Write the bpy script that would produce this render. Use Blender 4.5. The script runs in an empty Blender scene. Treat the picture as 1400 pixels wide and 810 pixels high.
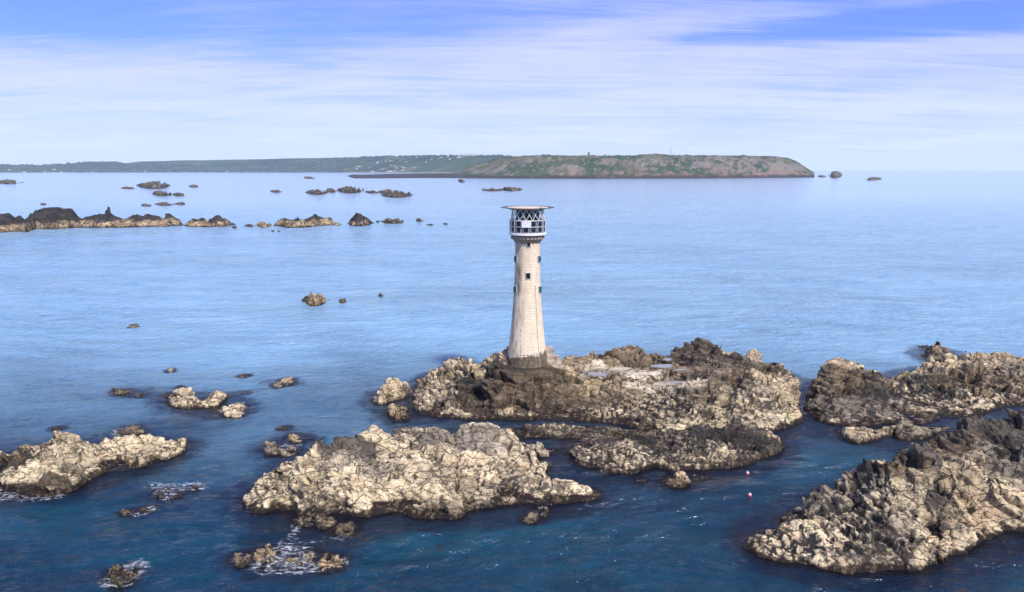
import bpy, bmesh, math, random
import numpy as np
from mathutils import Vector, Matrix
R = math.radians
# ------------------------------------------------------------------ camera, world, sun, exposure
sc = bpy.context.scene
C = sc.collection
H = 46.0; F = 1000.0; PITCH = math.atan(0.175)
cam = bpy.data.cameras.new('camera'); camo = bpy.data.objects.new('camera', cam); C.objects.link(camo)
cam.sensor_width = 36; cam.lens = F/1400*36; cam.clip_start = .5; cam.clip_end = 60000
camo.location = (0, 0, H); camo.rotation_euler = (math.pi/2-PITCH, 0, 0)
sc.camera = camo
SUN_EL = R(50); SUN_AZ = R(146)          # azimuth measured clockwise from +Y (the view direction)
SUN_V = Vector((math.sin(SUN_AZ)*math.cos(SUN_EL), math.cos(SUN_AZ)*math.cos(SUN_EL), math.sin(SUN_EL)))
sl = bpy.data.lights.new('sun', 'SUN'); sl.energy = 4.1; sl.angle = R(5); sl.color = (1, .93, .82)
so = bpy.data.objects.new('sun', sl); C.objects.link(so); so.rotation_euler = SUN_V.to_track_quat('Z', 'Y').to_euler()
sc.view_settings.view_transform = 'Standard'; sc.view_settings.look = 'None'
sc.view_settings.exposure = 0.3; sc.view_settings.gamma = 1
sc.render.engine = 'CYCLES'
sc.cycles.use_denoising = True
sc.cycles.max_bounces = 6; sc.cycles.volume_bounces = 1
SKY_STRENGTH = 0.1
wd = bpy.data.worlds.new('World'); sc.world = wd; wd.use_nodes = True

class NT:
    def __init__(s, tree, clear=True):
        s.t = tree
        if clear: tree.nodes.clear()
    def n(s, typ, _in=None, **kw):
        nd = s.t.nodes.new(typ)
        for k, v in kw.items(): setattr(nd, k, v)
        if _in:
            for k, v in _in.items():
                sock = nd.inputs[k]
                if isinstance(v, bpy.types.NodeSocket): s.t.links.new(v, sock)
                else: sock.default_value = v
        return nd
    def math(s, op, a, b=0.0, c=0.0, clamp=False):
        return s.n('ShaderNodeMath', {0: a, 1: b, 2: c}, operation=op, use_clamp=clamp).outputs[0]
    def vmath(s, op, a, b=(0, 0, 0)):
        return s.n('ShaderNodeVectorMath', {0: a, 1: b}, operation=op).outputs[0]
    def mix(s, f, a, b, typ='MIX'):
        nd = s.n('ShaderNodeMix', data_type='RGBA', blend_type=typ)
        for i, v in ((0, f), (6, a), (7, b)):
            if isinstance(v, bpy.types.NodeSocket): s.t.links.new(v, nd.inputs[i])
            else: nd.inputs[i].default_value = (tuple(v)+(1,))[:4] if i else v
        return nd.outputs[2]
    def step(s, v, lo, hi, a=0.0, b=1.0):
        return s.n('ShaderNodeMapRange', {0: v, 1: lo, 2: hi, 3: a, 4: b}, interpolation_type='SMOOTHSTEP').outputs[0]
    def noise(s, vec, scale, detail=4.0, rough=.55, dist=0.0):
        return s.n('ShaderNodeTexNoise', {'Vector': vec, 'Scale': scale, 'Detail': detail, 'Roughness': rough, 'Distortion': dist}).outputs[0]
    def scale(s, vec, sx, sy, sz):
        return s.n('ShaderNodeVectorMath', {0: vec, 1: (sx, sy, sz)}, operation='MULTIPLY').outputs[0]

def build_world():
    g = NT(wd.node_tree)
    out = g.n('ShaderNodeOutputWorld'); bg = g.n('ShaderNodeBackground')
    sky = g.n('ShaderNodeTexSky', sky_type='NISHITA')
    sky.sun_disc = False; sky.sun_elevation = SUN_EL; sky.sun_rotation = SUN_AZ
    sky.altitude = 0; sky.air_density = 1.0; sky.dust_density = .6; sky.ozone_density = 3.5
    skyc = g.mix(1.0, sky.outputs[0], (.62, .76, 1.7), 'MULTIPLY')
    tc = g.n('ShaderNodeTexCoord')
    sep = g.n('ShaderNodeSeparateXYZ', {0: tc.outputs['Generated']})
    z = g.math('MAXIMUM', sep.outputs[2], 0.0)
    zz = g.math('ADD', z, .09)
    pv = g.n('ShaderNodeCombineXYZ', {0: g.math('DIVIDE', sep.outputs[0], zz), 1: g.math('DIVIDE', sep.outputs[1], zz), 2: 0.0}).outputs[0]
    # broad veil, streaked bands and small ripples
    veil = g.noise(g.vmath('ADD', g.scale(pv, .55, .8, 1), (3.3, 1.2, 0)), 1.0, 3, .5, .6)
    band = g.noise(g.vmath('ADD', g.scale(pv, .42, 2.4, 1), (7.1, 2.4, 0)), 1.3, 9, .64, 1.1)
    fine = g.noise(g.scale(pv, 1.4, 6.5, 1), 1.6, 8, .68, 1.4)
    d = g.math('ADD', g.math('MULTIPLY', veil, .75), g.math('ADD', g.math('MULTIPLY', band, .72), g.math('MULTIPLY', fine, .26)))
    az = g.math('DIVIDE', sep.outputs[0], g.math('MAXIMUM', sep.outputs[1], .05))
    wob = g.math('MULTIPLY', g.math('SUBTRACT', band, .5), 1.6)
    def gap(a0, z0, ra, rz, w):
        q = g.math('ADD', g.math('POWER', g.math('ABSOLUTE', g.math('DIVIDE', g.math('SUBTRACT', az, a0), ra)), 2.0), g.math('POWER', g.math('ABSOLUTE', g.math('DIVIDE', g.math('SUBTRACT', z, z0), rz)), 2.0))
        return g.math('MULTIPLY', g.step(g.math('ADD', q, wob), -.6, 3.0, 1, 0), w)
    gaps = g.math('ADD', g.math('ADD', gap(-.48, .215, .50, .070, .36), gap(.62, .205, .40, .040, .33)), g.math('ADD', gap(.66, .163, .40, .014, .42), gap(-.70, .165, .2, .02, .2)))
    d = g.math('SUBTRACT', d, gaps)
    cl = g.step(d, .36, 1.06, .05, 1)
    low = g.step(z, .0, .16, .92, 0.0)
    cl = g.math('MAXIMUM', cl, g.math('MULTIPLY', low, g.step(d, .3, 1.05, .86, 1.0)))
    cl = g.math('MAXIMUM', cl, g.step(z, .26, .5, 0, .32))  # unseen cloud overhead, added to lift the ambient light
    cl = g.math('MULTIPLY', cl, g.step(z, .24, .5, 1, .42))
    ccol = g.mix(g.step(z, .0, .17), (6.4, 7.3, 8.3), (5.6, 6.0, 7.9))
    col = g.mix(g.math('MULTIPLY', cl, .93), skyc, ccol)
    g.t.links.new(col, bg.inputs[0]); bg.inputs[1].default_value = SKY_STRENGTH
    g.t.links.new(bg.outputs[0], out.inputs[0])
build_world()

# ------------------------------------------------------------------ projection helper (photo pixel + height -> world point)
cp, sp_ = math.cos(PITCH), math.sin(PITCH)
def un(px, py, z=0.0):
    a = (px-700)/F; v = (405-py)/F
    dx, dy, dz = a, cp+v*sp_, -sp_+v*cp
    t = (z-H)/dz
    return t*dx, t*dy
def tdep(py):
    v = (405-py)/F
    return -(-sp_+v*cp)/(cp+v*sp_)

# ------------------------------------------------------------------ numpy noise
def _h(ix, iy, seed):
    h = (ix.astype(np.int64)*374761393 + iy.astype(np.int64)*668265263 + seed*1442695041) & 0xffffffff
    h = ((h ^ (h >> 13))*1274126177) & 0xffffffff
    h = ((h ^ (h >> 16))*2246822519) & 0xffffffff
    return ((h ^ (h >> 15)) & 0xffffff)/float(0xffffff)
def vnoise(x, y, seed):
    ix = np.floor(x); iy = np.floor(y); fx = x-ix; fy = y-iy
    fx = fx*fx*(3-2*fx); fy = fy*fy*(3-2*fy)
    ix = ix.astype(np.int64); iy = iy.astype(np.int64)
    a = _h(ix, iy, seed); b = _h(ix+1, iy, seed); c = _h(ix, iy+1, seed); d = _h(ix+1, iy+1, seed)
    return (a*(1-fx)+b*fx)*(1-fy)+(c*(1-fx)+d*fx)*fy
def fbm(x, y, seed, octs=4, g=.5):
    s = 0; a = 1; t = 0
    for o in range(octs):
        s = s+a*vnoise(x, y, seed+o*17); t += a; a *= g; x = x*2.03+11.3; y = y*2.03-7.7
    return s/t
def worley(x, y, seed):
    ix = np.floor(x).astype(np.int64); iy = np.floor(y).astype(np.int64)
    f1 = np.full(x.shape, 9.); f2 = np.full(x.shape, 9.)
    rid = np.zeros(x.shape); ri2 = np.zeros(x.shape); dx1 = np.zeros(x.shape); dy1 = np.zeros(x.shape)
    for i in (-1, 0, 1):
        for j in (-1, 0, 1):
            cx = ix+i; cy = iy+j
            dx = x-(cx+_h(cx, cy, seed)); dy = y-(cy+_h(cx, cy, seed+5))
            d = np.sqrt(dx*dx+dy*dy)
            m = d < f1
            f2 = np.where(m, f1, np.minimum(f2, d))
            f1 = np.where(m, d, f1); dx1 = np.where(m, dx, dx1); dy1 = np.where(m, dy, dy1)
            rid = np.where(m, _h(cx, cy, seed+9), rid); ri2 = np.where(m, _h(cx, cy, seed+13), ri2)
    return f1, f2, rid, ri2, dx1, dy1
def _h3(ix, iy, iz, seed):
    h = (ix*374761393+iy*668265263+iz*2147483647+seed*1442695041) & 0xffffffff
    h = ((h ^ (h >> 13))*1274126177) & 0xffffffff
    h = ((h ^ (h >> 16))*2246822519) & 0xffffffff
    h = h ^ (h >> 15)
    return h
def worley3(x, y, z, seed):
    ix = np.floor(x).astype(np.int64); iy = np.floor(y).astype(np.int64); iz = np.floor(z).astype(np.int64)
    n = x.shape; f1 = np.full(n, 9.); f2 = np.full(n, 9.); hid = np.zeros(n, np.int64); d1 = [np.zeros(n) for _ in range(3)]
    fx, fy, fz = x-ix, y-iy, z-iz
    for i in (-1, 0, 1):
        for j in (-1, 0, 1):
            for k in (-1, 0, 1):
                hh = _h3(ix+i, iy+j, iz+k, seed)
                dx = fx-i-(hh & 1023)/1023.; dy = fy-j-((hh >> 10) & 1023)/1023.; dz = fz-k-((hh >> 20) & 1023)/1023.
                ax_, ay_, az_ = np.abs(dx+.25*dy), np.abs(dy-.2*dz), np.abs(dz+.2*dx)
                d = np.maximum(np.maximum(ax_, ay_), az_)+.18*(ax_+ay_+az_)
                m = d < f1
                f2 = np.where(m, f1, np.minimum(f2, d)); f1 = np.where(m, d, f1); hid = np.where(m, hh, hid)
                for a, b in zip(d1, (dx, dy, dz)): np.copyto(a, b, where=m)
    q = (hid*2654435761) & 0xffffffff; q = q ^ (q >> 15)
    return f1, f2, (q & 1023)/1023., ((q >> 10) & 1023)/1023., ((q >> 20) & 1023)/1023., d1
def sst(v, a, b):
    t = np.clip((v-a)/(b-a), 0, 1); return t*t*(3-2*t)

# ------------------------------------------------------------------ object helpers
def tag(o, label=None, cat=None, group=None, kind=None):
    if label: o['label'] = label
    if cat: o['category'] = cat
    if group: o['group'] = group
    if kind: o['kind'] = kind
    return o
def link(name, me, parent=None, mat=None):
    o = bpy.data.objects.new(name, me); C.objects.link(o)
    if parent: o.parent = parent
    if mat: me.materials.append(mat)
    return o
def empty(name, loc, rz=0):
    o = bpy.data.objects.new(name, None); C.objects.link(o); o.location = loc; o.rotation_euler = (0, 0, rz); o.empty_display_size = .5
    return o
def grid_mesh(name, X, Y, Z, keep=None, cols=None, smooth=False):
    ny, nx = X.shape
    idx = np.arange(nx*ny).reshape(ny, nx)
    q = np.stack([idx[:-1, :-1], idx[:-1, 1:], idx[1:, 1:], idx[1:, :-1]], -1).reshape(-1, 4)
    if keep is not None:
        k = (keep[:-1, :-1] | keep[:-1, 1:] | keep[1:, 1:] | keep[1:, :-1]).reshape(-1)
        q = q[k]
    used, inv = np.unique(q, return_inverse=True)
    q = inv.reshape(-1, 4)
    co = np.stack([X.ravel()[used], Y.ravel()[used], Z.ravel()[used]], -1)
    me = bpy.data.meshes.new(name)
    me.vertices.add(len(co)); me.vertices.foreach_set('co', co.astype(np.float32).ravel())
    me.loops.add(q.size); me.loops.foreach_set('vertex_index', q.astype(np.int32).ravel())
    me.polygons.add(len(q)); me.polygons.foreach_set('loop_start', np.arange(0, q.size, 4, dtype=np.int32))
    if smooth: me.polygons.foreach_set('use_smooth', np.ones(len(q), dtype=bool))
    me.update(calc_edges=True)
    if cols:
        for an, arr in cols.items():
            if arr.ndim == 3:
                at = me.attributes.new(an, 'FLOAT_COLOR', 'POINT')
                c4 = np.ones((len(used), 4), np.float32); c4[:, :3] = arr.reshape(-1, 3)[used]
                at.data.foreach_set('color', c4.ravel())
            else:
                at = me.attributes.new(an, 'FLOAT', 'POINT')
                at.data.foreach_set('value', arr.ravel()[used].astype(np.float32))
    return me

# ------------------------------------------------------------------ materials
def mat_new(name):
    m = bpy.data.materials.new(name); m.use_nodes = True
    g = NT(m.node_tree)
    out = g.n('ShaderNodeOutputMaterial'); b = g.n('ShaderNodeBsdfPrincipled')
    g.t.links.new(b.outputs[0], out.inputs[0])
    return m, g, b, out
def simple(name, col, rough=.6, metal=0.0, var=.25, scale=3.0, bump=0.0):
    m, g, b, out = mat_new(name)
    tc = g.n('ShaderNodeTexCoord').outputs['Object']
    n = g.noise(tc, scale, 5, .6)
    dark = tuple(c*(1-var) for c in col); lite = tuple(min(1, c*(1+var)) for c in col)
    g.t.links.new(g.mix(g.step(n, .3, .7), dark, lite), b.inputs['Base Color'])
    b.inputs['Roughness'].default_value = rough; b.inputs['Metallic'].default_value = metal
    if bump:
        bp = g.n('ShaderNodeBump', {'Height': n, 'Strength': .6, 'Distance': bump}); g.t.links.new(bp.outputs[0], b.inputs['Normal'])
    return m
def rock_material(name, sc_=1.0, bumpd=.12, wet=True):
    m, g, b, out = mat_new(name)
    pos = g.n('ShaderNodeNewGeometry').outputs['Position']
    at = g.n('ShaderNodeAttribute', attribute_name='Col').outputs['Color']
    n1 = g.noise(pos, 2.6/sc_, 6, .65)
    n2 = g.noise(pos, 9.0/sc_, 4, .6)
    n3 = g.noise(g.scale(pos, 1, 1, 2.4), .7/sc_, 5, .6, .6)
    f = g.math('ADD', g.math('MULTIPLY', g.step(n1, .3, .7), .38), g.math('MULTIPLY', g.step(n2, .3, .7), .32))
    f = g.math('ADD', f, .68)
    col = g.mix(1.0, at, g.n('ShaderNodeCombineXYZ', {0: f, 1: f, 2: f}).outputs[0], 'MULTIPLY')
    # ochre and grey lichen tints
    col = g.mix(g.step(n3, .56, .72, 0, .45), col, g.mix(1.0, col, (1.15, .9, .62), 'MULTIPLY'))
    col = g.mix(g.step(n3, .46, .3, 0, .5), col, g.mix(1.0, col, (.84, .82, .80), 'MULTIPLY'))
    # thin dark joints that wander over the stone
    wv = g.n('ShaderNodeVectorMath', {0: g.n('ShaderNodeTexNoise', {'Vector': pos, 'Scale': .9/sc_, 'Detail': 4.0}).outputs[1], 1: (.9*sc_, .9*sc_, .9*sc_)}, operation='MULTIPLY').outputs[0]
    cv = g.vmath('ADD', g.n('ShaderNodeMapping', {0: pos, 2: (.35, .25, .6), 3: (.6, 1.0, 1.7)}).outputs[0], wv)
    def joints(scale, w, rnd):
        v = g.n('ShaderNodeTexVoronoi', {'Vector': cv, 'Scale': scale/sc_, 'Randomness': rnd}, feature='DISTANCE_TO_EDGE', distance='EUCLIDEAN').outputs[0]
        return g.step(v, w*.25, w, 1, 0)
    c1 = g.math('MULTIPLY', joints(.42, .055, 1.0), g.step(n1, .30, .5))
    c2 = g.math('MULTIPLY', joints(1.25, .085, .9), g.step(n3, .46, .60))
    crack = g.math('MAXIMUM', c1, g.math('MULTIPLY', c2, .85))
    col = g.mix(g.math('MULTIPLY', crack, .82), col, (.022, .017, .014))
    spk = g.noise(g.vmath('ADD', pos, (31.0, 7.0, 3.0)), 3.4/sc_, 3, .6)
    reg = g.noise(pos, .22/sc_, 4, .6)
    sp = g.step(g.math('ADD', spk, g.math('MULTIPLY', reg, .55)), .885, .92)
    col = g.mix(g.math('MULTIPLY', sp, .85), col, (.016, .014, .012))
    g.t.links.new(col, b.inputs['Base Color'])
    b.inputs['Roughness'].default_value = .88; b.inputs['Specular IOR Level'].default_value = .25
    h = g.math('ADD', g.math('MULTIPLY', n1, 1.0), g.math('MULTIPLY', n2, .4))
    h = g.math('SUBTRACT', h, g.math('MULTIPLY', crack, .6))
    bp = g.n('ShaderNodeBump', {'Height': h, 'Strength': .9, 'Distance': bumpd}); g.t.links.new(bp.outputs[0], b.inputs['Normal'])
    return m
M_rock = rock_material('rock_near', 1.0, .06)
M_rock_mid = rock_material('rock_mid', 2.4, .2)
M_rock_far = rock_material('rock_far', 8.0, 1.0)

# ------------------------------------------------------------------ rock formations
CREAM = np.array((.56, .46, .30)); TAN = np.array((.37, .27, .165)); BROWN = np.array((.13, .095, .06))
GREYR = np.array((.22, .19, .15)); LICH = np.array((.035, .034, .034)); TIDE_SHADE = np.array((.013, .009, .007))
OCHRE = np.array((.22, .14, .04)); WHITE = np.array((.68, .585, .44)); MOSS = np.array((.05, .13, .02)); GREYW = np.array((.42, .36, .28))
PAL = dict(cream=CREAM, tan=TAN, brown=BROWN, grey=GREYR, lich=LICH, tide=TIDE_SHADE, ochre=OCHRE, white=WHITE, moss=MOSS, greyw=GREYW, dkb=np.array((.055, .042, .036)))
ROCKS = []     # (X, Y, Z) arrays for the water's foam and shallows

def rock(label, front, crest, seed, cat='rock', name='rock_outcrop', group=None, L=None, back=None, cliff=.5, p=.8, ew=1.2, amp=1.0,
         bs=1.0, bumps=(), paint=(), flats=(), tide=.5, tone=None, brk=0, dark_top=None, mussel=.25, res=None, mat=None, far=False, rot=.35):
    """front: waterline pixels; crest: (px, py, h) skyline pixels with their height, or (px, py) with the ground depth L."""
    fr = np.array([un(x, y) for x, y in front]); af = fr[:, 0]/fr[:, 1]; Yf = fr[:, 1]
    o = np.argsort(af); af, Yf = af[o], Yf[o]
    ca, cY, ch = [], [], []
    for c in crest:
        if len(c) == 3:
            x, y = un(c[0], c[1], c[2]); ca.append(x/y); cY.append(y); ch.append(c[2])
        else:
            a0 = (c[0]-700)/F/cp
            yf = np.interp(a0, af, Yf); td = tdep(c[1])
            if td > 1e-4:
                G = max(H/td-yf, .3); l = min(L if L else 1e9, .66*G)
            else: l = L
            Y0 = yf+l; h0 = H-Y0*td
            x, y = un(c[0], c[1], h0) if abs(h0-H) > 1e-3 else (a0*Y0, Y0)
            ca.append(x/Y0); cY.append(Y0); ch.append(h0)
    ca, cY, ch = map(np.array, (ca, cY, ch)); o = np.argsort(ca); ca, cY, ch = ca[o], cY[o], ch[o]
    a0, a1 = min(af[0], ca[0]), max(af[-1], ca[-1])
    D = float(np.mean(Yf)); hm = float(ch.max()); wid = (a1-a0)*D
    if res is None: res = max(D*.00135, .05)
    bk = back if back is not None else max(1.2*hm, .25*wid if wid < 12 else 4)
    pad = max(2*res, .06*wid, 1.0 if not far else 5)
    Yc_ = np.interp(np.linspace(a0, a1, 50), ca, cY)
    x0 = min(a0*Yf.min(), a0*cY.max())-pad; x1 = max(a1*Yf.min(), a1*cY.max())+pad
    y0 = Yf.min()-pad; y1 = cY.max()+bk+pad
    nx = max(8, int((x1-x0)/res)); ny = max(8, int((y1-y0)/res))
    X, Y = np.meshgrid(np.linspace(x0, x1, nx), np.linspace(y0, y1, ny))
    s = bs
    wx = (fbm(X/(4*s), Y/(4*s), seed, 4)-.5)*2.6*s; wy = (fbm(X/(4*s), Y/(4*s), seed+50, 4)-.5)*2.6*s
    wsc = min(1.0, wid/30.0) if not far else min(1.0, wid/(30*s))
    if wid < 14: wsc = min(1.0, wid/(7*s))
    Xw = X+wx*wsc; Yw = Y+wy*wsc*.8
    A = Xw/Yw
    yf = np.interp(A, af, Yf); yc = np.maximum(np.interp(A, ca, cY), yf+.4*s*min(1, wsc*3)); hc = np.interp(A, ca, ch)
    d = Yw-yf; Ld = yc-yf
    t = np.clip(d/Ld, 0, 1)
    body = hc*(cliff+(1-cliff)*t**p)
    edge = np.where(d > 0, 1-np.exp(-np.maximum(d, 0)/(ew*s)), 0)
    tb = np.clip((Yw-yc)/np.minimum(bk, .5*s+1.7*np.maximum(hc, .05)), 0, 3)
    h = (body*edge+np.minimum(.5*s, .35*hc)*(1-np.exp(-np.maximum(d, 0)/(.3*s))))*(1-tb**1.4)-np.where(d < 0, -d*1.3, 0)
    side = np.minimum(A-a0, a1-A)*Yw
    sw = min(3*s, .2*wid)
    h = np.where(side < 0, np.minimum(h, side*1.3), h*np.clip(.25+side/sw, 0, 1)) if tone != 'open' else h
    for (bx, by, bh, rx, ry, dh) in bumps:
        cx, cy = un(bx, by, bh)
        h = h+dh*np.exp(-((Xw-cx)/rx)**2-((Yw-cy)/ry)**2)
    if brk: h = h-brk*hm*(sst(fbm(X/(wid*.17+.3), Y/(wid*.14+.3), seed+700, 4), .35, .68)-.35)*(h > -1)
    fl = np.zeros_like(h); pools = []
    base_h = h.copy()
    for (bx, by, bh, rx, ry) in flats:
        cx, cy = un(bx, by, bh)
        q = ((X-cx)/rx)**2+((Y-cy)/ry)**2+(fbm(X/1.5, Y/1.5, seed+70, 3)-.5)*.9
        m = 1-sst(q, .55, 1.25); h = h*(1-m)+(bh-.3)*m; fl = np.maximum(fl, m)
    # jointed blocks, pushed out along the surface normal so that steep faces break up too
    gy_, gx_ = np.gradient(h, (y1-y0)/(ny-1), (x1-x0)/(nx-1))
    gm = np.sqrt(gx_**2+gy_**2); k_ = np.minimum(1, 2.2/np.maximum(gm, 1e-6)); gx_ = gx_*k_; gy_ = gy_*k_
    inv = 1/np.sqrt(1+gx_**2+gy_**2)
    sel = h > -1.6*s
    xs, ys, hs_ = Xw[sel], Yw[sel], h[sel]
    ca_, sa_ = math.cos(rot), math.sin(rot)
    U = xs*ca_+ys*sa_; V = -xs*sa_+ys*ca_; Wz = hs_+.30*U+.12*V
    lv = amp*np.clip(np.maximum(hs_, 0)/(2.6*s), .16, 1.0)*min(1.0, max(.4, hm/(3*s)))*(1-fl[sel])*np.clip((hs_+.5*s)/(.6*s), .05, 1)
    dsp = np.zeros(xs.shape); b_ = np.zeros(xs.shape); c_ = np.zeros(xs.shape)
    for k, (cs, ap) in enumerate(((7.5, 1.5), (3.2, .95), (1.4, .31), (.62, .12))):
        cs = cs*s; ap = ap*s
        if cs < res*2.6: continue
        if cs > wid*.6: continue
        jx = (fbm(U/cs*1.3, V/cs*1.3+Wz/cs, seed+k*7+3, 2)-.5)*.34; jy = (fbm(U/cs*1.3+Wz/cs, V/cs*1.3, seed+k*7+33, 2)-.5)*.34
        f1, f2, r1, r2, r3, dd = worley3(U/cs*.62+jx, V/cs*1.0+jy, Wz/cs*1.5, seed+k*31)
        e = f2-f1
        blk = (r1-.5)*1.35+((r2-.5)*dd[0]+(r3-.5)*dd[1])*1.7+.25*dd[1]
        cr = 1-sst(e, .0, .07 if k < 2 else .12)
        zone = .35+1.3*sst(fbm(U/(6.5*s)+k*9.1, V/(6.5*s)-k*5.3, seed+600+k, 3), .35, .65)
        dsp += lv*ap*(blk*zone-.38*cr*(.4+.6*zone))
        b_ += (r1-.5)*(.9, .8, .6, .4)[k]; c_ = np.maximum(c_, cr*(.6, .9, .8, .5)[k])
    q_ = Wz/(1.25*s)+1.6*fbm(U/(9*s), V/(9*s), seed+800, 3)
    fr_ = q_-np.floor(q_); stair = sst(fr_, .62, .92)-fr_
    dsp += lv*.75*s*stair
    dsp += lv*.16*s*(fbm(xs/(1.1*s), (ys+hs_)/(1.1*s), seed+90, 3)-.5)
    dsp -= .28*lv*s
    D_ = np.zeros_like(h); bid = np.zeros_like(h); crk = np.zeros_like(h)
    D_[sel] = dsp; bid[sel] = b_; crk[sel] = c_
    OX = -gx_*inv*D_; OY = -gy_*inv*D_; h = h+inv*D_
    # colour
    n_l = fbm(X/(9*s), Y/(9*s), seed+200, 4); n_m = fbm(X/(2.4*s), Y/(2.4*s), seed+210, 4); n_f = fbm(X/(.7*s), Y/(.7*s), seed+220, 3)
    col = CREAM[None, None]*np.ones(h.shape+(1,))
    def lay(c, m):
        nonlocal col
        m = np.clip(m, 0, 1)[..., None]; col = col*(1-m)+c*m
    lay(TAN, sst(n_m+bid*.12, .47, .66)*.75); lay(GREYR, sst(n_l*.6+n_m*.4, .52, .66)*.7); lay(BROWN, sst(1-n_l*.55-n_m*.45, .54, .68)*.6)
    if tone in PAL: lay(PAL[tone], .6+.35*n_m)
    if dark_top is not None:
        hf, st = dark_top
        lay(LICH, st*sst(h+(n_m-.5)*2.2*s+bid*.5*s, hf, hf+.8*s))
    for (bx, by, bh, rx, ry, cn, st) in paint:
        cx, cy = un(bx, by, bh)
        q = ((Xw-cx)/rx)**2+((Yw-cy)/ry)**2+(n_m-.5)*1.3+(n_f-.5)*.7+bid*.25
        m = st*(1-sst(q, .55, 1.1))
        if cn == 'speck':
            m = m*sst(fbm(X/(.45*s), Y/(.45*s), seed+300, 2)+.35*(n_m-.5), .47, .52); lay(LICH*.6, m)
        else: lay(PAL[cn], m)
    if mussel:
        f1, f2, r1, r2, dx, dy = worley(X/(.55*s), Y/(.55*s), seed+400)
        m = sst(n_l*.5+n_m*.5+r1*.25, .70-.25*mussel, .78-.25*mussel)*(r2 > .45)*(h < .75*max(hm, 1))
        lay(LICH*.7, m*.85)
    col = col*(1+.5*bid[..., None]).clip(.55, 1.5)*(.8+.4*n_f[..., None])
    tl = .95*tide*(.3+1.3*n_m)+.5*s*(n_f-.5)
    lay(TIDE_SHADE*(.4+1.6*n_f[..., None]), 1-sst(h, tl-.06, tl+.12)); lay(TAN*.55, (1-sst(h, tl-.06, tl+.12))*(h > .12)*sst(fbm(X/(.5*s), Y/(.3*s), seed+444, 3), .58, .66)*.7)
    lay(TIDE_SHADE, np.clip(crk-.3, 0, 1)*.8)  # shade of the crevices between blocks, put into the colour
    keep = h > -.5*s
    jit = .22*res
    rng = np.random.RandomState(seed)
    Xj = X+OX+rng.uniform(-jit, jit, X.shape); Yj = Y+OY+rng.uniform(-jit, jit, X.shape)
    cx, cy = float(np.mean(X)), float(np.mean(Y))
    me = grid_mesh(name, Xj-cx, Yj-cy, h, keep, {'Col': col}, smooth=False)
    ob = link(name, me, None, mat or (M_rock_far if far else (M_rock_mid if D > 300 else M_rock)))
    ob.location = (cx, cy, 0)
    tag(ob, label, cat, group)
    if D < 300: ROCKS.append((X, Y, h, res))
    def zat(x, y):
        i = int(round((y-y0)/(y1-y0)*(ny-1))); j = int(round((x-x0)/(x1-x0)*(nx-1)))
        i = min(max(i, 0), ny-1); j = min(max(j, 0), nx-1); return float(h[i, j])
    return ob, zat

def lump(x0, x1, yt, yb, label, seed, peaks=None, group=None, **kw):
    """small rock from its pixel box: rounded waterline below, uneven skyline above"""
    rng = random.Random(seed); w = x1-x0; hh = yb-yt
    n = 7
    fr = [(x0, yb-.45*hh)]+[(x0+w*t, yb-hh*.42*abs(2*t-1)**2.2*rng.uniform(.7, 1.2)) for t in (.12, .3, .5, .7, .88)]+[(x1, yb-.45*hh)]
    if peaks: cr = [(x0, yb-.5*hh)]+list(peaks)+[(x1, yb-.5*hh)]
    else:
        k = rng.uniform(.35, .65)
        cr = [(x0, yb-.52*hh)]+[(x0+w*t, yt+hh*.5*(abs(t-k)/.6)**1.6*rng.uniform(.6, 1.2)) for t in (.12, .25, k, .72, .88)]+[(x1, yb-.52*hh)]
        cr = sorted(cr)
    m_px = (un(x1, yb)[0]-un(x0, yb)[0])
    d = dict(L=(1e9 if un(x0, yb)[1] < 200 else .3*m_px), ew=.35, bs=max(.3, min(1.0, m_px/14)), tide=.22, cliff=.45, amp=1.2, mussel=.35, brk=.7)
    D = un(x0, yb)[1]
    if D > 400 and kw.get('tone') == 'brown': kw['tone'] = 'dkb'
    if D > 300: d.update(bs=max(1.0, m_px/30), tide=.5, ew=1.2, amp=.7, brk=.5)
    d['res'] = max(D*.0011, .05)
    d.update(kw)
    return rock(label, fr, cr, seed, group=group, **d)

# main lighthouse islet
main_front = [(563, 548), (570, 568), (600, 573), (640, 575), (690, 574), (740, 576), (800, 577), (850, 582), (880, 590), (910, 596), (950, 600), (1000, 602), (1040, 596), (1075, 588), (1096, 576)]
main_crest = [(563, 540, .6), (572, 522, 2.2), (590, 509, 3.2), (605, 498, 4), (618, 489, 5.4), (625, 485, 6.2), (640, 489, 6), (652, 495, 4.6), (662, 490, 6), (680, 486, 6.8), (700, 484, 7), (721, 488, 6.5), (745, 492, 6.2),
              (765, 491, 6), (785, 490, 5.6), (805, 493, 4.6), (835, 489, 4.6), (860, 479, 5.2), (875, 475, 5.6), (890, 480, 5), (915, 482, 4.8), (938, 474, 5.4), (950, 468, 6.2), (965, 474, 5.6), (985, 473, 6), (998, 484, 4.8),
              (1025, 488, 4.6), (1050, 494, 4), (1062, 495, 4.6), (1072, 503, 4), (1080, 520, 3.2), (1088, 545, 2.6), (1097, 565, 1)]
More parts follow.
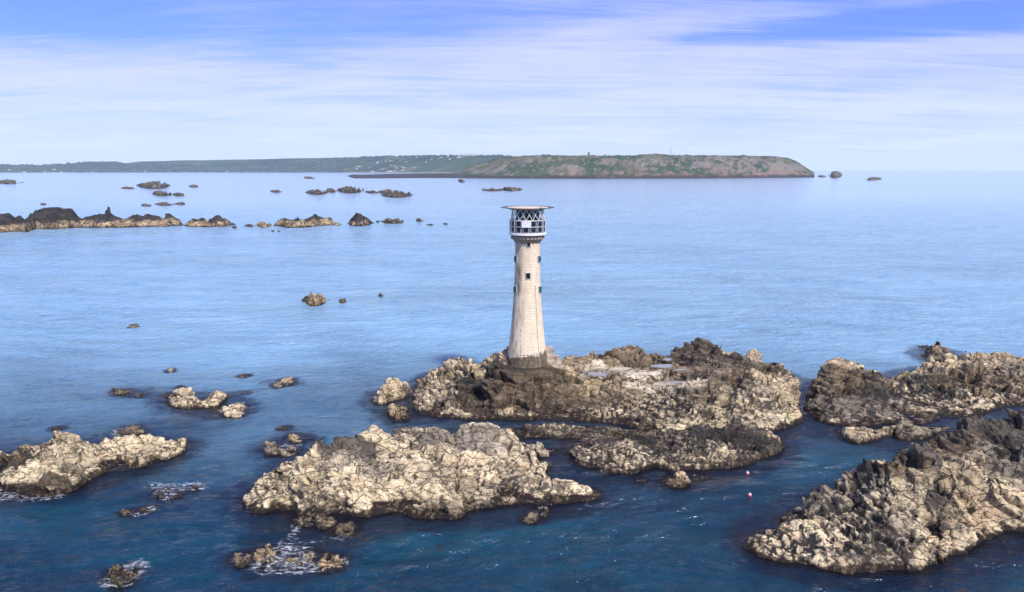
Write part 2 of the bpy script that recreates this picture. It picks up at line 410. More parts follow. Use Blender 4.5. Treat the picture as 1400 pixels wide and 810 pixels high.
main_o, main_z = rock('large brown rock islet carrying the lighthouse, cream lower faces and dark crest', main_front, main_crest, 11, name='rock_islet', cat='islet',
    cliff=.20, p=.8, ew=2.0, amp=1.0, back=9, tide=.8, mussel=.25, res=.17,
    bumps=[(686, 500, 7, 5.5, 3.4, 3.2), (706, 512, 6, 4, 2.5, 1.2), (750, 512, 5.6, 5, 3, 1.0), (640, 510, 4, 3, 3, 1.0), (660, 530, 3, 2.2, 8, -2.0), (612, 540, 2.5, 5, 4, .8), (780, 545, 3.4, 14, 3, .6), (905, 500, 4, 12, 6, -.8), (850, 510, 4, 9, 5, -.5),
           (1000, 500, 4.5, 7, 6, 1.4), (1060, 540, 3, 5, 6, 1.0), (955, 478, 5, 3, 3, 1.4), (935, 520, 4, 9, 3, .6), (600, 530, 3, 4, 4, .8)],
    paint=[(700, 572, .8, 9, 1.5, 'tide', .9), (790, 575, .9, 14, 1.6, 'tide', .9), (690, 498, 8, 12, 9, 'lich', .93), (745, 507, 6, 9, 5, 'lich', .8), (700, 525, 5, 11, 6, 'brown', .8), (745, 530, 4.6, 9, 6, 'brown', .7), (830, 500, 4.5, 16, 7, 'brown', .55), (870, 486, 5, 12, 6, 'brown', .8), (960, 480, 5.5, 10, 6, 'lich', .8), (985, 505, 4.6, 15, 10, 'brown', .6), (1010, 500, 4.6, 12, 9, 'lich', .6),  # foot bands carry both dark weed and the undercut's shadow as colour
           (900, 520, 4, 22, 6, 'brown', .55), (985, 530, 4, 12, 5, 'lich', .5), (870, 545, 3.6, 26, 5, 'speck', .95), (760, 548, 3.6, 10, 5, 'speck', .7), (930, 555, 3, 18, 4, 'speck', .6), (640, 535, 2.5, 5, 4, 'speck', .8), (590, 520, 2.5, 4, 3, 'speck', .8), (800, 535, 4, 16, 4, 'brown', .45),
           (852, 509, 4.3, 9, 4.2, 'white', .95), (838, 504, 4.3, 7, 3.2, 'white', .9), (822, 508, 4.3, 6, 4, 'greyw', .8), (915, 524, 4, 9, 2.2, 'white', .7), (990, 539, 4, 8, 1.3, 'tan', .8), (872, 500, 4.4, 3, 3, 'moss', .25), (752, 500, 6, 2.5, 2.0, 'ochre', .5), (790, 515, 4.6, 9, 3.5, 'ochre', .3), (1083, 576, .9, 1.0, 2.2, 'moss', .95), (1040, 560, 2.4, 12, 8, 'cream', .5)],
    flats=[(723, 502, 6.5, 6.5, 5.0), (906, 499, 4.5, 3.6, 3.0), (913, 490, 4.8, 1.9, 1.8), (852, 507, 4.3, 8.0, 4.6), (934, 504, 4.4, 3, 1.6), (925, 521, 3.9, 5.5, 1.8), (820, 510, 4.2, 4.4, 3.0)])
shelf_front = [(676, 592), (690, 600), (703, 603), (735, 604), (760, 607), (775, 622), (792, 637), (812, 641), (825, 646), (850, 649), (868, 648), (890, 640), (915, 644), (950, 645), (985, 645), (1010, 640), (1035, 630), (1060, 622), (1072, 612)]
shelf_crest = [(676, 591, .5), (690, 587, .9), (720, 585, 1.0), (760, 584, 1.1), (800, 583, 1.2), (850, 584, 1.3), (900, 587, 1.6), (940, 588, 2.2), (975, 583, 3), (1010, 581, 3.2), (1035, 585, 2.8), (1055, 592, 2), (1072, 606, .8)]
rock('low weed-covered black and cream rock shelf in front of the lighthouse islet', shelf_front, shelf_crest, 23, name='rock_shelf', cat='rock shelf',
    cliff=.42, p=.9, ew=1.3, amp=.85, bs=.7, back=1.6, tide=.75, mussel=1.0, res=.15,
    bumps=[(770, 598, .8, 9, 3.5, -.75), (730, 596, .8, 9, 2.0, -.5), (830, 620, .8, 5, 5, .5), (790, 606, .7, 4, 2.5, -.6), (880, 612, 1, 4, 7, -.5), (930, 636, .8, 9, 2, .4)],
    paint=[(735, 593, .9, 10, 3, 'tide', .8), (810, 591, 1.0, 14, 2.2, 'tide', .85), (900, 600, 1.4, 12, 3, 'tide', .6), (985, 612, 1.8, 11, 3.5, 'tide', .5), (860, 598, 1.0, 5, 4, 'tide', .6), (1000, 592, 2.8, 9, 3.5, 'lich', .9), (760, 596, .9, 14, 3.5, 'speck', .95), (880, 610, 1.1, 12, 6, 'speck', .95), (980, 608, 1.8, 14, 5, 'speck', .95), (830, 590, 1.1, 14, 2.5, 'cream', .3), (985, 618, 1.4, 2.6, 3, 'cream', .9), (860, 608, 1.1, 2.5, 2.5, 'cream', .8), (950, 638, .9, 11, 1.6, 'cream', .7)])
# pale front islet
c_front = [(332, 688), (340, 697), (356, 702), (385, 704), (398, 700), (408, 706), (440, 709), (470, 707), (492, 708), (520, 706), (550, 704), (575, 708), (600, 712), (625, 714), (634, 708), (640, 700), (660, 697), (680, 692), (710, 693), (730, 690), (760, 688), (790, 685), (805, 684), (820, 679)]
c_crest = [(332, 684, .5), (345, 668, 1.8), (360, 655, 3), (372, 640, 4), (390, 632, 4.2), (410, 624, 4.4), (428, 616, 4.6), (440, 609, 5), (452, 611, 4.8), (468, 606, 4.8), (490, 607, 4.4), (505, 600, 4.2), (525, 596, 3.8), (540, 590, 3.8), (551, 579, 4.6), (562, 583, 4.2), (575, 585, 4.0), (590, 583, 4),
           (605, 586, 3.8), (622, 591, 3.4), (640, 582, 4.2), (650, 585, 4), (666, 588, 3.4), (680, 588, 3), (692, 596, 2.4), (705, 612, 2.2), (722, 625, 2.2), (735, 637, 2), (742, 650, 1.8), (752, 662, 1.3), (775, 666, 1.2), (790, 668, 1.0), (805, 671, .8), (820, 676, .4)]
rock('broad pale cream rock islet of jointed slabs, foreground centre left', c_front, c_crest, 37, name='rock_islet', cat='islet',
    cliff=.12, p=.9, ew=1.6, amp=.9, bs=.85, back=4.5, tide=.8, mussel=.12, res=.13, tone='cream', rot=-.5,
    bumps=[(470, 650, 4, 9, 5, .8), (580, 620, 4, 10, 5, .5), (547, 682, 1.5, 6, 1.2, -1.4), (385, 680, 1.5, 1.0, 6, -1.2), (600, 690, 1.6, 4, 3, .9), (700, 655, 2, 6, 5, .4), (430, 640, 4, 2.5, 3, .6)],
    paint=[(475, 612, 4.6, 6, 3.5, 'lich', .85), (495, 630, 4.2, 7, 4, 'grey', .8), (630, 596, 3.6, 8, 5, 'grey', .85), (560, 600, 3.6, 10, 3, 'grey', .4), (650, 610, 3, 5, 3, 'grey', .8), (680, 665, 1.6, 10, 3.5, 'speck', .5), (380, 690, .8, 7, 3, 'speck', .6), (650, 640, 2.6, 9, 4, 'tan', .4), (760, 674, .9, 6, 1.5, 'speck', .7), (590, 700, 1, 10, 1.5, 'tide', .7)])
# bottom right islet
d_front = [(1007, 741), (1012, 755), (1030, 766), (1060, 772), (1100, 778), (1130, 783), (1165, 786), (1200, 787), (1235, 784), (1262, 780), (1288, 776), (1286, 768), (1297, 762), (1313, 757), (1330, 748), (1350, 742), (1370, 738), (1400, 733), (1440, 730), (1500, 726)]
d_crest = [(1007, 738, .6), (1020, 733, 1.2), (1045, 729, 1.6), (1068, 722, 2), (1075, 710, 2.4), (1100, 697, 2.8), (1130, 680, 3.6), (1160, 665, 4.6), (1180, 650, 5.6), (1200, 634, 7), (1215, 623, 8), (1230, 616, 8.6), (1245, 621, 8), (1262, 618, 8.4), (1270, 622, 8), (1276, 612, 6), (1283, 596, 5.4), (1300, 590, 6.2), (1320, 582, 6.8), (1345, 579, 7.0), (1370, 577, 7.2), (1400, 575, 7.4), (1450, 572, 7.4), (1500, 570, 7.4)]
rock('largest foreground islet, cream blocky faces under a black crag, bottom right', d_front, d_crest, 53, name='rock_islet', cat='islet',
    cliff=.12, p=.95, ew=1.8, amp=1.0, bs=1.0, back=6, tide=.7, mussel=.12, res=.13, rot=-.6,
    bumps=[(1250, 632, 7.5, 3.2, 1.8, .8), (1240, 665, 5.5, 5, 4, 1.0), (1300, 650, 5, 5, 8, -.6), (1340, 640, 5.5, 5, 5, .8), (1200, 700, 4, 9, 3, .7), (1260, 740, 2.4, 5, 3, .6), (1385, 660, 5, 6, 4, .8), (1220, 725, 2.4, 9, 1.4, -.7), (1365, 680, 3.6, 2, 6, -1.2)],
    paint=[(1245, 628, 8, 7, 2.8, 'lich', .97), (1215, 645, 6.8, 5, 3, 'lich', .7), (1235, 655, 6.2, 3, 2.5, 'ochre', .5), (1360, 585, 7.4, 13, 7, 'lich', .88), (1340, 608, 6.6, 9, 5, 'brown', .9), (1350, 613, 6.4, 2.2, 2.0, 'ochre', .9), (1388, 615, 6.8, 5, 6, 'grey', .9), (1250, 690, 4.5, 9, 3.5, 'grey', .3), (1270, 665, 5.2, 5, 5, 'grey', .35),
           (1090, 745, 1.4, 10, 2.4, 'speck', .98), (1150, 748, 1.8, 9, 2.2, 'speck', .9), (1110, 705, 2.6, 6, 2.4, 'speck', .6), (1225, 710, 3.4, 4.5, 1.8, 'speck', .6), (1060, 740, 1, 5, 2, 'speck', .8), (1350, 640, 5.6, 6, 4, 'cream', .6), (1195, 702, 3.6, 5, 1.3, 'cream', .6)])
# right middle islet and its outliers
e_front = [(1101, 552), (1106, 565), (1118, 577), (1140, 583), (1165, 585), (1200, 583), (1230, 578), (1260, 581), (1290, 574), (1320, 571), (1345, 566), (1370, 558), (1400, 556), (1460, 552), (1500, 550)]
e_crest = [(1101, 546, .8), (1106, 530, 2), (1112, 519, 3), (1125, 514, 3.6), (1140, 508, 4.6), (1155, 510, 4.4), (1175, 517, 3.6), (1195, 514, 4.4), (1205, 517, 4), (1218, 527, 2.4), (1223, 515, 2), (1232, 508, 2.4), (1243, 511, 2.4), (1262, 500, 3), (1290, 497, 3.2), (1312, 496, 3.4), (1330, 489, 4.2), (1350, 482, 5), (1375, 481, 5.2), (1400, 484, 5), (1450, 478, 5), (1500, 478, 5)]
rock('long brown islet with mussel-black hollows, right edge behind the foreground islet', e_front, e_crest, 71, name='rock_islet', cat='islet',
    cliff=.2, p=.85, ew=1.9, amp=.9, back=7, tide=.8, mussel=.5, res=.17,
    bumps=[(1200, 520, 4.2, 6, 5, .9), (1150, 516, 4.4, 7, 5, .5), (1290, 540, 2.2, 12, 8, -.6)],
    paint=[(1160, 540, 3.8, 15, 5, 'lich', .72), (1195, 525, 4.2, 6, 5, 'lich', .8), (1148, 520, 4.4, 8, 5, 'brown', .9), (1260, 520, 2.6, 10, 6, 'lich', .6), (1290, 530, 2.6, 20, 10, 'speck', 1.0), (1340, 510, 4.5, 12, 7, 'brown', .7), (1345, 535, 3, 14, 6, 'speck', .9), (1240, 560, 1.8, 16, 5, 'grey', .5), (1340, 555, 2, 16, 4, 'cream', .6)])
lump(1256, 1318, 471, 496, 'small peaked dark rock standing off the long right-hand islet', 83, peaks=[(1264, 485), (1270, 477), (1278, 471), (1285, 475), (1295, 478), (1305, 487)], L=8, tone='brown', mussel=.7, tide=.5, back=5)
rock('narrow pale rock ledge in the water below the long right-hand islet', [(1143, 592), (1155, 603), (1175, 608), (1190, 604), (1215, 598), (1232, 590)], [(1143, 590, .5), (1152, 584, 1.2), (1170, 584, 1.4), (1190, 584, 1.5), (1212, 583, 1.4), (1232, 584, .8)], 89, bs=.6, back=1.5, tide=.5, cliff=.6, mussel=.3)
rock('smooth wedge-shaped pale boulder between the two right-hand islets', [(1219, 590), (1225, 601), (1245, 603), (1265, 601), (1285, 592), (1300, 586)], [(1219, 586, .8), (1226, 576, 2), (1240, 574, 2.2), (1255, 580, 1.8), (1272, 583, 1.4), (1290, 582, 1.2), (1300, 583, .6)], 97, bs=.8, back=1.5, tide=.6, cliff=.5, mussel=.1, tone='grey', amp=.7)
# left foreground pair
rock('bright cream slabby rock at the left edge, dark weed round its foot', [(-30, 632), (0, 640), (6, 668), (22, 676), (45, 680), (70, 681), (95, 676), (115, 665), (135, 652), (152, 644), (166, 634)],
    [(-30, 622, 1.4), (5, 622, 1.6), (25, 622, 1.8), (40, 614, 2.6), (60, 606, 3.2), (75, 598, 3.8), (88, 594, 4.2), (105, 599, 3.8), (120, 606, 3), (136, 609, 2.6), (152, 618, 1.6), (166, 626, .8)], 103, name='rock_outcrop', bs=.6, back=3.5, tide=1.0, cliff=.3, mussel=.15, tone='cream', res=.12, ew=1.0,
    paint=[(5, 640, 1, 5, 5, 'tide', .8), (75, 600, 3.6, 5, 2.0, 'brown', .5), (40, 668, .8, 9, 1.6, 'tide', .85), (110, 656, .8, 6, 1.3, 'tide', .7)])
rock('lower cream rock trailing right from the left-edge rock', [(140, 630), (152, 634), (172, 632), (178, 641), (195, 639), (210, 632), (228, 631), (243, 624), (257, 612)],
    [(140, 624, .8), (152, 610, 1.8), (165, 603, 2.2), (180, 598, 2.6), (195, 596, 2.8), (212, 598, 2.6), (228, 602, 2.2), (238, 604, 1.6), (248, 600, 1.4), (257, 602, .8)], 107, bs=.5, back=2.5, tide=.55, cliff=.5, mussel=.25, tone='cream', res=.12, ew=.7)
lump(159, 198, 583, 597, 'low round brown rock just above the cream rocks at left', 109, tone='brown')
rock('cream two-humped rock in open water, left of centre', [(226, 549), (235, 557), (255, 560), (272, 558), (282, 561), (297, 556), (313, 545)],
    [(226, 545, .8), (236, 539, 1.6), (247, 535, 2.2), (258, 534, 2.4), (268, 541, 1.6), (276, 545, 1.2), (288, 539, 1.6), (300, 536, 1.8), (313, 539, .8)], 113, bs=.5, back=2.5, tide=.5, cliff=.5, mussel=.2, tone='cream', res=.13, ew=.7)
lump(298, 341, 549, 572, 'slanting cream rock right of the two-humped rock', 127, peaks=[(305, 563), (315, 558), (326, 551), (335, 551)], tone='cream')
lump(228, 238, 503, 511, 'single rounded grey boulder alone in the water, upper left', 131, tone='grey', amp=.5, mussel=0, tide=.1)
lump(372, 387, 522, 532, 'left and rounder of two touching small boulders in open water', 137, tone='grey', amp=.6, mussel=0, tide=.15)
lump(384, 403, 516, 527, 'right and longer of two touching small boulders in open water', 139, tone='tan', amp=.6, mussel=.1, tide=.15)
GA = 'weed-covered rocks just breaking the surface'
for i, (x0, x1, yt, yb, lb) in enumerate([
    (152, 183, 533, 543, 'dark weedy rock awash left of the two-humped cream rock'),
    (182, 201, 538, 545, 'smaller dark weedy rock awash beside the longer weedy one'),
    (222, 246, 538, 545, 'dark weed fringe awash touching the two-humped rock'),
    (68, 92, 583, 591, 'dark rock barely awash above the left-edge rock'),
    (320, 346, 512, 518, 'thin dark rock awash below the open water, upper left'),
    (212, 250, 669, 683, 'brown weedy rock awash amid foam, lower left'),
    (164, 210, 696, 708, 'long reddish brown weedy rock awash, lower left'),
    (259, 273, 665, 673, 'small reddish rock awash right of the foam streak'),
    (560, 588, 552, 564, 'dark weedy rock in the gap at the lighthouse islet left foot'),
    (144, 188, 775, 808, 'slanting black-brown rock washed by foam, bottom left edge'),
    (868, 886, 656, 665, 'dark rock awash below the weedy shelf'),
    (944, 970, 652, 659, 'flat dark rock awash right of the small brown outlier'),
    (377, 402, 584, 589, 'thin dark rock awash in the channel left of the pale islet')]):
    lump(x0, x1, yt, yb, lb, 150+i*3, group=GA, tone='tide', mussel=.6, tide=.3, amp=2.4, cliff=.5, brk=1.5)
GS = 'small boulders scattered off the islets'
for i, (x0, x1, yt, yb, tn, lb) in enumerate([
    (242, 251, 527, 533, 'brown', 'tiny dark boulder above the two-humped cream rock'),
    (332, 343, 536, 542, 'tan', 'tiny tan boulder above the slanting cream rock'),
    (283, 291, 561, 566, 'tan', 'tiny boulder below the two-humped cream rock'),
    (359, 387, 605, 624, 'grey', 'pale boulder off the upper left shore of the pale front islet'),
    (392, 419, 592, 607, 'tan', 'knobbly tan boulder above the pale front islet left end'),
    (420, 429, 600, 605, 'brown', 'tiny boulder right of the knobbly tan boulder'),
    (380, 408, 612, 628, 'grey', 'low grey rock against the pale islet upper left shore'),
    (502, 518, 587, 594, 'tan', 'small flat boulder behind the pale front islet'),
    (530, 561, 554, 578, 'tan', 'brown boulder between the pale islet and the knobbly outlier'),
    (596, 605, 746, 754, 'brown', 'tiny lone boulder in dark water, bottom centre'),
    (714, 738, 704, 719, 'brown', 'lower left boulder of a pair in front of the pale islet'),
    (735, 753, 693, 708, 'grey', 'upright paler boulder of a pair in front of the pale islet'),
    (400, 432, 707, 722, 'brown', 'rounded boulder at the foot of the pale front islet'),
    (428, 462, 706, 727, 'brown', 'weedy boulder beneath the pale front islet, middle of three'),
    (455, 487, 714, 735, 'brown', 'lowest of three weedy boulders beneath the pale front islet'),
    (907, 944, 650, 669, 'tan', 'small brown knobbly outlier below the weedy shelf'),
    (308, 318, 492, 497, 'brown', None),
    (315, 347, 756, 778, 'brown', 'left boulder of the foaming reef, bottom'),
    (340, 388, 750, 776, 'tan', 'flat-topped second rock of the foaming reef, bottom'),
    (385, 416, 762, 780, 'brown', 'third rock of the foaming reef, bottom'),
    (412, 437, 755, 775, 'grey', 'pale upright boulder on the foaming reef'),
    (428, 471, 762, 788, 'tan', 'rightmost knobbly rock of the foaming reef'),
    (536, 552, 470, 474, 'brown', None)]):
    if lb: lump(x0, x1, yt, yb, lb, 300+i*5, group=GS, tone=tn, cliff=.45, tide=.3, amp=1.6, brk=.9)
rock('knobbly pale outlier off the left foot of the lighthouse islet', [(512, 550), (518, 556), (532, 553), (545, 549), (556, 545), (563, 540)], [(512, 543, .7), (522, 530, 2), (535, 523, 3), (548, 523, 2.8), (556, 530, 2), (563, 534, .8)], 211, bs=.5, back=2.5, tide=.5, cliff=.5, mussel=.2, res=.13, ew=.7)
rock('rounded pale grey spur running right off the pale front islet', [(700, 615), (712, 622), (735, 627), (748, 626), (757, 618)], [(700, 610, 1), (712, 606, 1.5), (725, 608, 1.6), (740, 608, 1.6), (752, 611, 1.2), (757, 614, .6)], 223, bs=.5, back=1.2, tide=.4, cliff=.6, mussel=.05, tone='greyw', res=.13, ew=.6)
lump(724, 752, 632, 651, 'brown weedy knob on the right flank of the pale front islet', 227, tone='brown', mussel=.8, tide=.6)
# open-water rocks in the middle distance
lump(414, 447, 403, 420, 'cluster-shaped brown rock far out in open water, mid left', 233, peaks=[(419, 406), (425, 403), (431, 407), (437, 404), (443, 408)], tone='tan', tide=.5, L=4)
lump(463, 474, 409, 416, 'small dark rock right of the cluster-shaped brown rock', 239, tone='brown', L=2)
lump(163, 194, 442, 450, 'low dark rock lying in open water at mid left', 241, tone='brown', mussel=.8, peaks=[(170, 447), (178, 445), (186, 442), (191, 444)], L=3)
lump(516, 525, 402, 407, 'tiny dark rock alone left of the tower', 251, tone='tide', L=1.5)

# distant reefs
DT = dict(bs=1.6, tide=1.2, mussel=.3, ew=1.0, cliff=.45, amp=.6)
rock('long far reef with black domed top and cream foot at the left edge', [(-60, 322), (-20, 320), (0, 319), (25, 317), (37, 318), (50, 314), (75, 314), (110, 312), (160, 312), (200, 311), (235, 310), (248, 309)],
    [(-60, 296), (-20, 293), (4, 293), (12, 292), (20, 298), (27, 296), (33, 301), (40, 297), (46, 291), (52, 286), (65, 284), (78, 283), (86, 287), (93, 284), (99, 286), (104, 293), (112, 299), (120, 298), (128, 294), (137, 292), (144, 293), (147, 285.5), (148, 286), (151, 293), (157, 297), (170, 301), (180, 296), (186, 294), (195, 296), (204, 294), (214, 298), (222, 300), (228, 296), (236, 298), (243, 300), (248, 306)],
    401, name='rock_reef', cat='reef', tone='tan', L=26, dark_top=(4.4, .97), back=14, res=.7, **DT)
rock('twin-peaked cream and black reef right of the long far reef', [(249, 309), (262, 311), (285, 311), (308, 311), (323, 307)], [(249, 308), (262, 303), (270, 299), (278, 298), (283, 303), (290, 299), (298, 295), (305, 298), (315, 302), (323, 305)], 409, name='rock_reef', cat='reef', tone='tan', L=12, dark_top=(3.8, .95), back=8, res=.6, **DT)
rock('low craggy far reef with three dark tops, left of the pointed one', [(376, 309), (390, 312), (415, 312), (435, 310), (455, 308), (467, 308)], [(376, 308), (384, 300), (392, 300), (400, 302), (407, 297), (414, 301), (424, 297), (431, 293), (440, 298), (452, 299), (458, 305), (467, 306)], 419, name='rock_reef', cat='reef', tone='tan', L=12, dark_top=(4.2, .95), back=8, res=.6, **DT)
rock('pointed pyramid-shaped far rock with a black tip', [(475, 306), (482, 310), (495, 310), (505, 308), (513, 305)], [(475, 305), (482, 300), (487, 293), (490, 290), (494, 294), (500, 297), (507, 300), (513, 304)], 421, name='rock_reef', cat='reef', tone='tan', L=9, dark_top=(4.0, .97), back=8, res=.55, **DT)
FR = [ # x0,x1,yt,yb,tone,label
    (349, 371, 304, 312, 'tan', 'small rounded far rock between twin-peaked and craggy reefs'),
    (334, 349, 307, 311, 'brown', 'flat sliver of far rock left of the small rounded one'),
    (316, 325, 309, 313, 'brown', 'dark speck of rock below the twin-peaked reef'),
    (521, 554, 299, 307, 'brown', 'low bumpy far rock right of the pointed one'),
    (513, 521, 302, 305, 'brown', 'speck of rock touching the pointed far rock'),
    (568, 580, 299, 304, 'brown', 'first of three small far rocks right of the bumpy one'),
    (582, 595, 306, 309, 'brown', 'second of three small far rocks right of the bumpy one'),
    (606, 614, 305, 308, 'brown', 'rightmost of three small far rocks right of the bumpy one'),
    (454, 468, 305, 309, 'tan', 'pale nub at the right end of the craggy far reef'),
    (370, 376, 315, 318, 'brown', 'left of two dark specks under the craggy far reef'),
    (379, 383, 315, 318, 'brown', 'right of two dark specks under the craggy far reef'),
    (187, 232, 249, 259, 'lich', 'dark domed islet far off toward the village shore'),
    (165, 187, 256, 259, 'brown', 'low tail of rock left of the dark domed islet'),
    (208, 236, 262, 269, 'lich', 'dark flat reef below the dark domed islet'),
    (235, 256, 264, 269, 'brown', 'brown reef joined right of the dark flat reef'),
    (192, 209, 279, 283, 'brown', 'leftmost piece of the thin three-part far reef'),
    (211, 239, 277, 282, 'brown', 'middle piece of the thin three-part far reef'),
    (239, 256, 277, 281, 'brown', 'right piece of the thin three-part far reef'),
    (258, 272, 253, 257, 'brown', 'tiny islet right of the dark domed islet'),
    (55, 63, 278, 281, 'brown', 'tiny rock above the long far reef'),
    (-12, 32, 247, 252, 'brown', 'flat grey islet at the far left edge'),
    (369, 386, 260, 264, 'brown', 'small flat reef left of the far reef chain'),
    (418, 449, 260, 267, 'brown', 'first reef of the far reef chain'),
    (446, 462, 258, 264, 'brown', 'paler narrow reef second in the far reef chain'),
    (461, 498, 256, 265, 'lich', 'dark-topped highest reef of the far reef chain'),
    (499, 524, 261, 265, 'brown', 'low reef linking the far reef chain'),
    (518, 545, 259, 266, 'brown', 'humped reef behind the right end of the far chain'),
    (520, 566, 262, 271, 'brown', 'rightmost longest reef of the far reef chain'),
    (658, 690, 258, 262, 'brown', 'thin reef just above the helipad, left part'),
    (686, 714, 256, 262, 'brown', 'thin reef just above the helipad, right part'),
    (626, 638, 245, 250, 'brown', 'tiny rock under the headland left end'),
    (415, 432, 242, 245, 'brown', 'tiny far rock off the village shore'),
    (1132, 1152, 235, 244, 'brown', 'rounded sea stack off the headland tip'),
    (1118, 1130, 240, 243, 'brown', 'speck of rock between headland tip and sea stack'),
    (1180, 1206, 243, 247, 'brown', 'flat reef lying farthest right beyond the headland')]
for i, (x0, x1, yt, yb, tn, lb) in enumerate(FR):
    lump(x0, x1, yt, yb, lb, 500+i*7, name='distant_rock', tone=tn, mat=M_rock_far if yb < 275 else None)

# ------------------------------------------------------------------ far land
def land(name, front, crest, seed, L, res, depth_back, painter, kind='structure', prof=None, rough=1.0):
    fr = np.array([un(x, y) for x, y in front]); af = fr[:, 0]/fr[:, 1]; Yf = fr[:, 1]
    ac = np.array([(x-700)/F/cp for x, y in crest]); py = np.array([y for x, y in crest], float)
    a0, a1 = af[0], af[-1]
    x0, x1 = a0*(Yf.max()+L), a1*(Yf.max()+L); x0 = min(x0, a0*Yf.min()); 
    y0 = Yf.min()-res*3; y1 = Yf.max()+L+depth_back
    nx = int((x1-x0+40)/res); ny = int((y1-y0)/res)
    X, Y = np.meshgrid(np.linspace(x0-20, x1+20, nx), np.linspace(y0, y1, ny))
    A = X/Y+(fbm(X/(L*.3), Y/(L*.3), seed, 3)-.5)*.004
    yf = np.interp(A, af, Yf); yc = yf+L
    pc = np.interp(A, ac, py); td = np.array([tdep(v) for v in np.linspace(190, 260, 400)])
    hc = H-yc*np.interp(pc, np.linspace(190, 260, 400), td)
    t = np.clip((Y-yf)/L, 0, 1)
    h = hc*prof(t, A)
    n = fbm(X/(L*.35), Y/(L*.35), seed+5, 5)
    rdg = 1-np.abs(2*fbm(X/(L*.22), Y/(L*.3), seed+9, 5, .55)-1)
    h = h+rough*(hc*.30*(n-.5)+hc*.26*(rdg-.8))*np.sin(np.pi*np.clip(t, 0, 1))**.7*(t < 1)
    h = np.where(Y < yf, (Y-yf)*.05, h)
    h = np.where(A > a1, np.minimum(h, (a1-A)*4000), h); h = np.where(A < a0-.004, -1, h)
    h = np.maximum(h, -3)
    gy, gx = np.gradient(h, res)
    col = painter(X, Y, h, t, A, np.sqrt(gx**2+gy**2), hc)
    me = grid_mesh(name, X, Y, h, h > -2.5, {'Col': col}, smooth=False)
    m, g, b, out = mat_new(name+'_ground')
    pos = g.n('ShaderNodeNewGeometry').outputs['Position']
    at = g.n('ShaderNodeAttribute', attribute_name='Col').outputs['Color']
    nz = g.step(g.noise(pos, 2.2/res, 4, .6), .3, .7, .65, 1.35)
    g.t.links.new(g.mix(1.0, at, g.n('ShaderNodeCombineXYZ', {0: nz, 1: nz, 2: nz}).outputs[0], 'MULTIPLY'), b.inputs['Base Color'])
    b.inputs['Roughness'].default_value = .95; b.inputs['Specular IOR Level'].default_value = .1
    ob = link(name, me, None, m); ob['kind'] = kind
    def zat(x, y):
        i = int(round((y-y0)/(y1-y0)*(ny-1))); j = int(round((x-(x0-20))/(x1-x0+40)*(nx-1)))
        return float(h[min(max(i, 0), ny-1), min(max(j, 0), nx-1)])
    return ob, zat
def head_paint(X, Y, h, t, A, sl_, hc):
    n = fbm(X/90, Y/60, 801, 5); n2 = fbm(X/22, Y/22, 811, 4)
    col = np.array((.055, .072, .034))*np.ones(h.shape+(1,))
    def lay(c, m):
        nonlocal col
        m = np.clip(m, 0, 1)[..., None]; col = col*(1-m)+np.array(c)*m
    lay((.10, .10, .045), sst(n, .5, .66)*.8)
    lay((.03, .06, .022), sst(1-n, .52, .62)*.8)
    rightw = sst(A, .08, .34)
    lay((.17, .14, .12), sst(sl_*.9+n2*.7+.3*n+.10*rightw, 1.16, 1.36)*.9)
    lay((.19, .165, .14), sst(n*.5+n2*.5+.07*rightw-.10*t, .545, .60)*.7*(h > 8))
    ora = sst(1-h/np.maximum(hc, 1)+.35*(n-.5), .5, .8)*sst(A, .02, .2)
    lay((.22, .12, .075), ora*.6*sst(n2, .35, .5))
    lay((.04, .032, .03), 1-sst(h+9*(n2-.5), 9, 19))
    return col
def head_prof(t, A):
    r = sst(A, .1, .3)
    a = .10+.90*sst(t, .02, .95)**.75
    b = .10+.90*sst(t, .0, .75)**.6
    return a*(1-r)+b*r
hl_front = [(575, 242), (600, 243.2), (640, 244), (700, 244.5), (800, 244.8), (900, 244.6), (980, 244.2), (1040, 243.8), (1085, 243.3), (1112, 243)]
hl_crest = [(575, 241), (595, 240), (612, 238.5), (630, 236.5), (642, 229), (655, 225), (668, 221), (682, 217), (700, 215), (720, 213.8), (745, 213.2), (800, 213.2), (850, 213.2), (900, 212.8), (960, 213), (1010, 213), (1045, 214.2), (1062, 215.8), (1075, 220), (1086, 227), (1095, 233), (1103, 237), (1112, 241)]
head_o, head_z = land('headland', hl_front, hl_crest, 61, 330, 4.2, 160, head_paint, prof=head_prof, rough=1.35)
def coast_paint(X, Y, h, t, A, sl_, hc):
    n = fbm(X/420, Y/260, 901, 5); n2 = fbm(X/90, Y/90, 911, 4)
    f1, f2, r1, r2, dx, dy = worley(X/230, Y/200, 921)
    col = np.array((.038, .068, .028))*np.ones(h.shape+(1,))
    def lay(c, m):
        nonlocal col
        m = np.clip(m, 0, 1)[..., None]; col = col*(1-m)+np.array(c)*m
    lay((.065, .095, .035), (r1 > .72)*.8); lay((.13, .12, .06), (r1 < .06)*.7)
    lay((.016, .034, .018), sst(n, .46, .54)*.9); lay((.022, .045, .02), 1-sst(f2-f1, .03, .1))
    lay((.36, .32, .26), 1-sst(h+3*(n2-.5), 5, 8)); lay((.05, .04, .04), 1-sst(h+3*(n2-.5), 2.0, 3.6))
    return col
def coast_prof(t, A):
    return .035+.0*t+.965*sst(t, .12, 1.0)**1.05
co_front = [(-260, 236), (0, 236.3), (150, 236), (300, 235.8), (450, 236), (560, 236.6), (640, 237.5), (720, 238)]
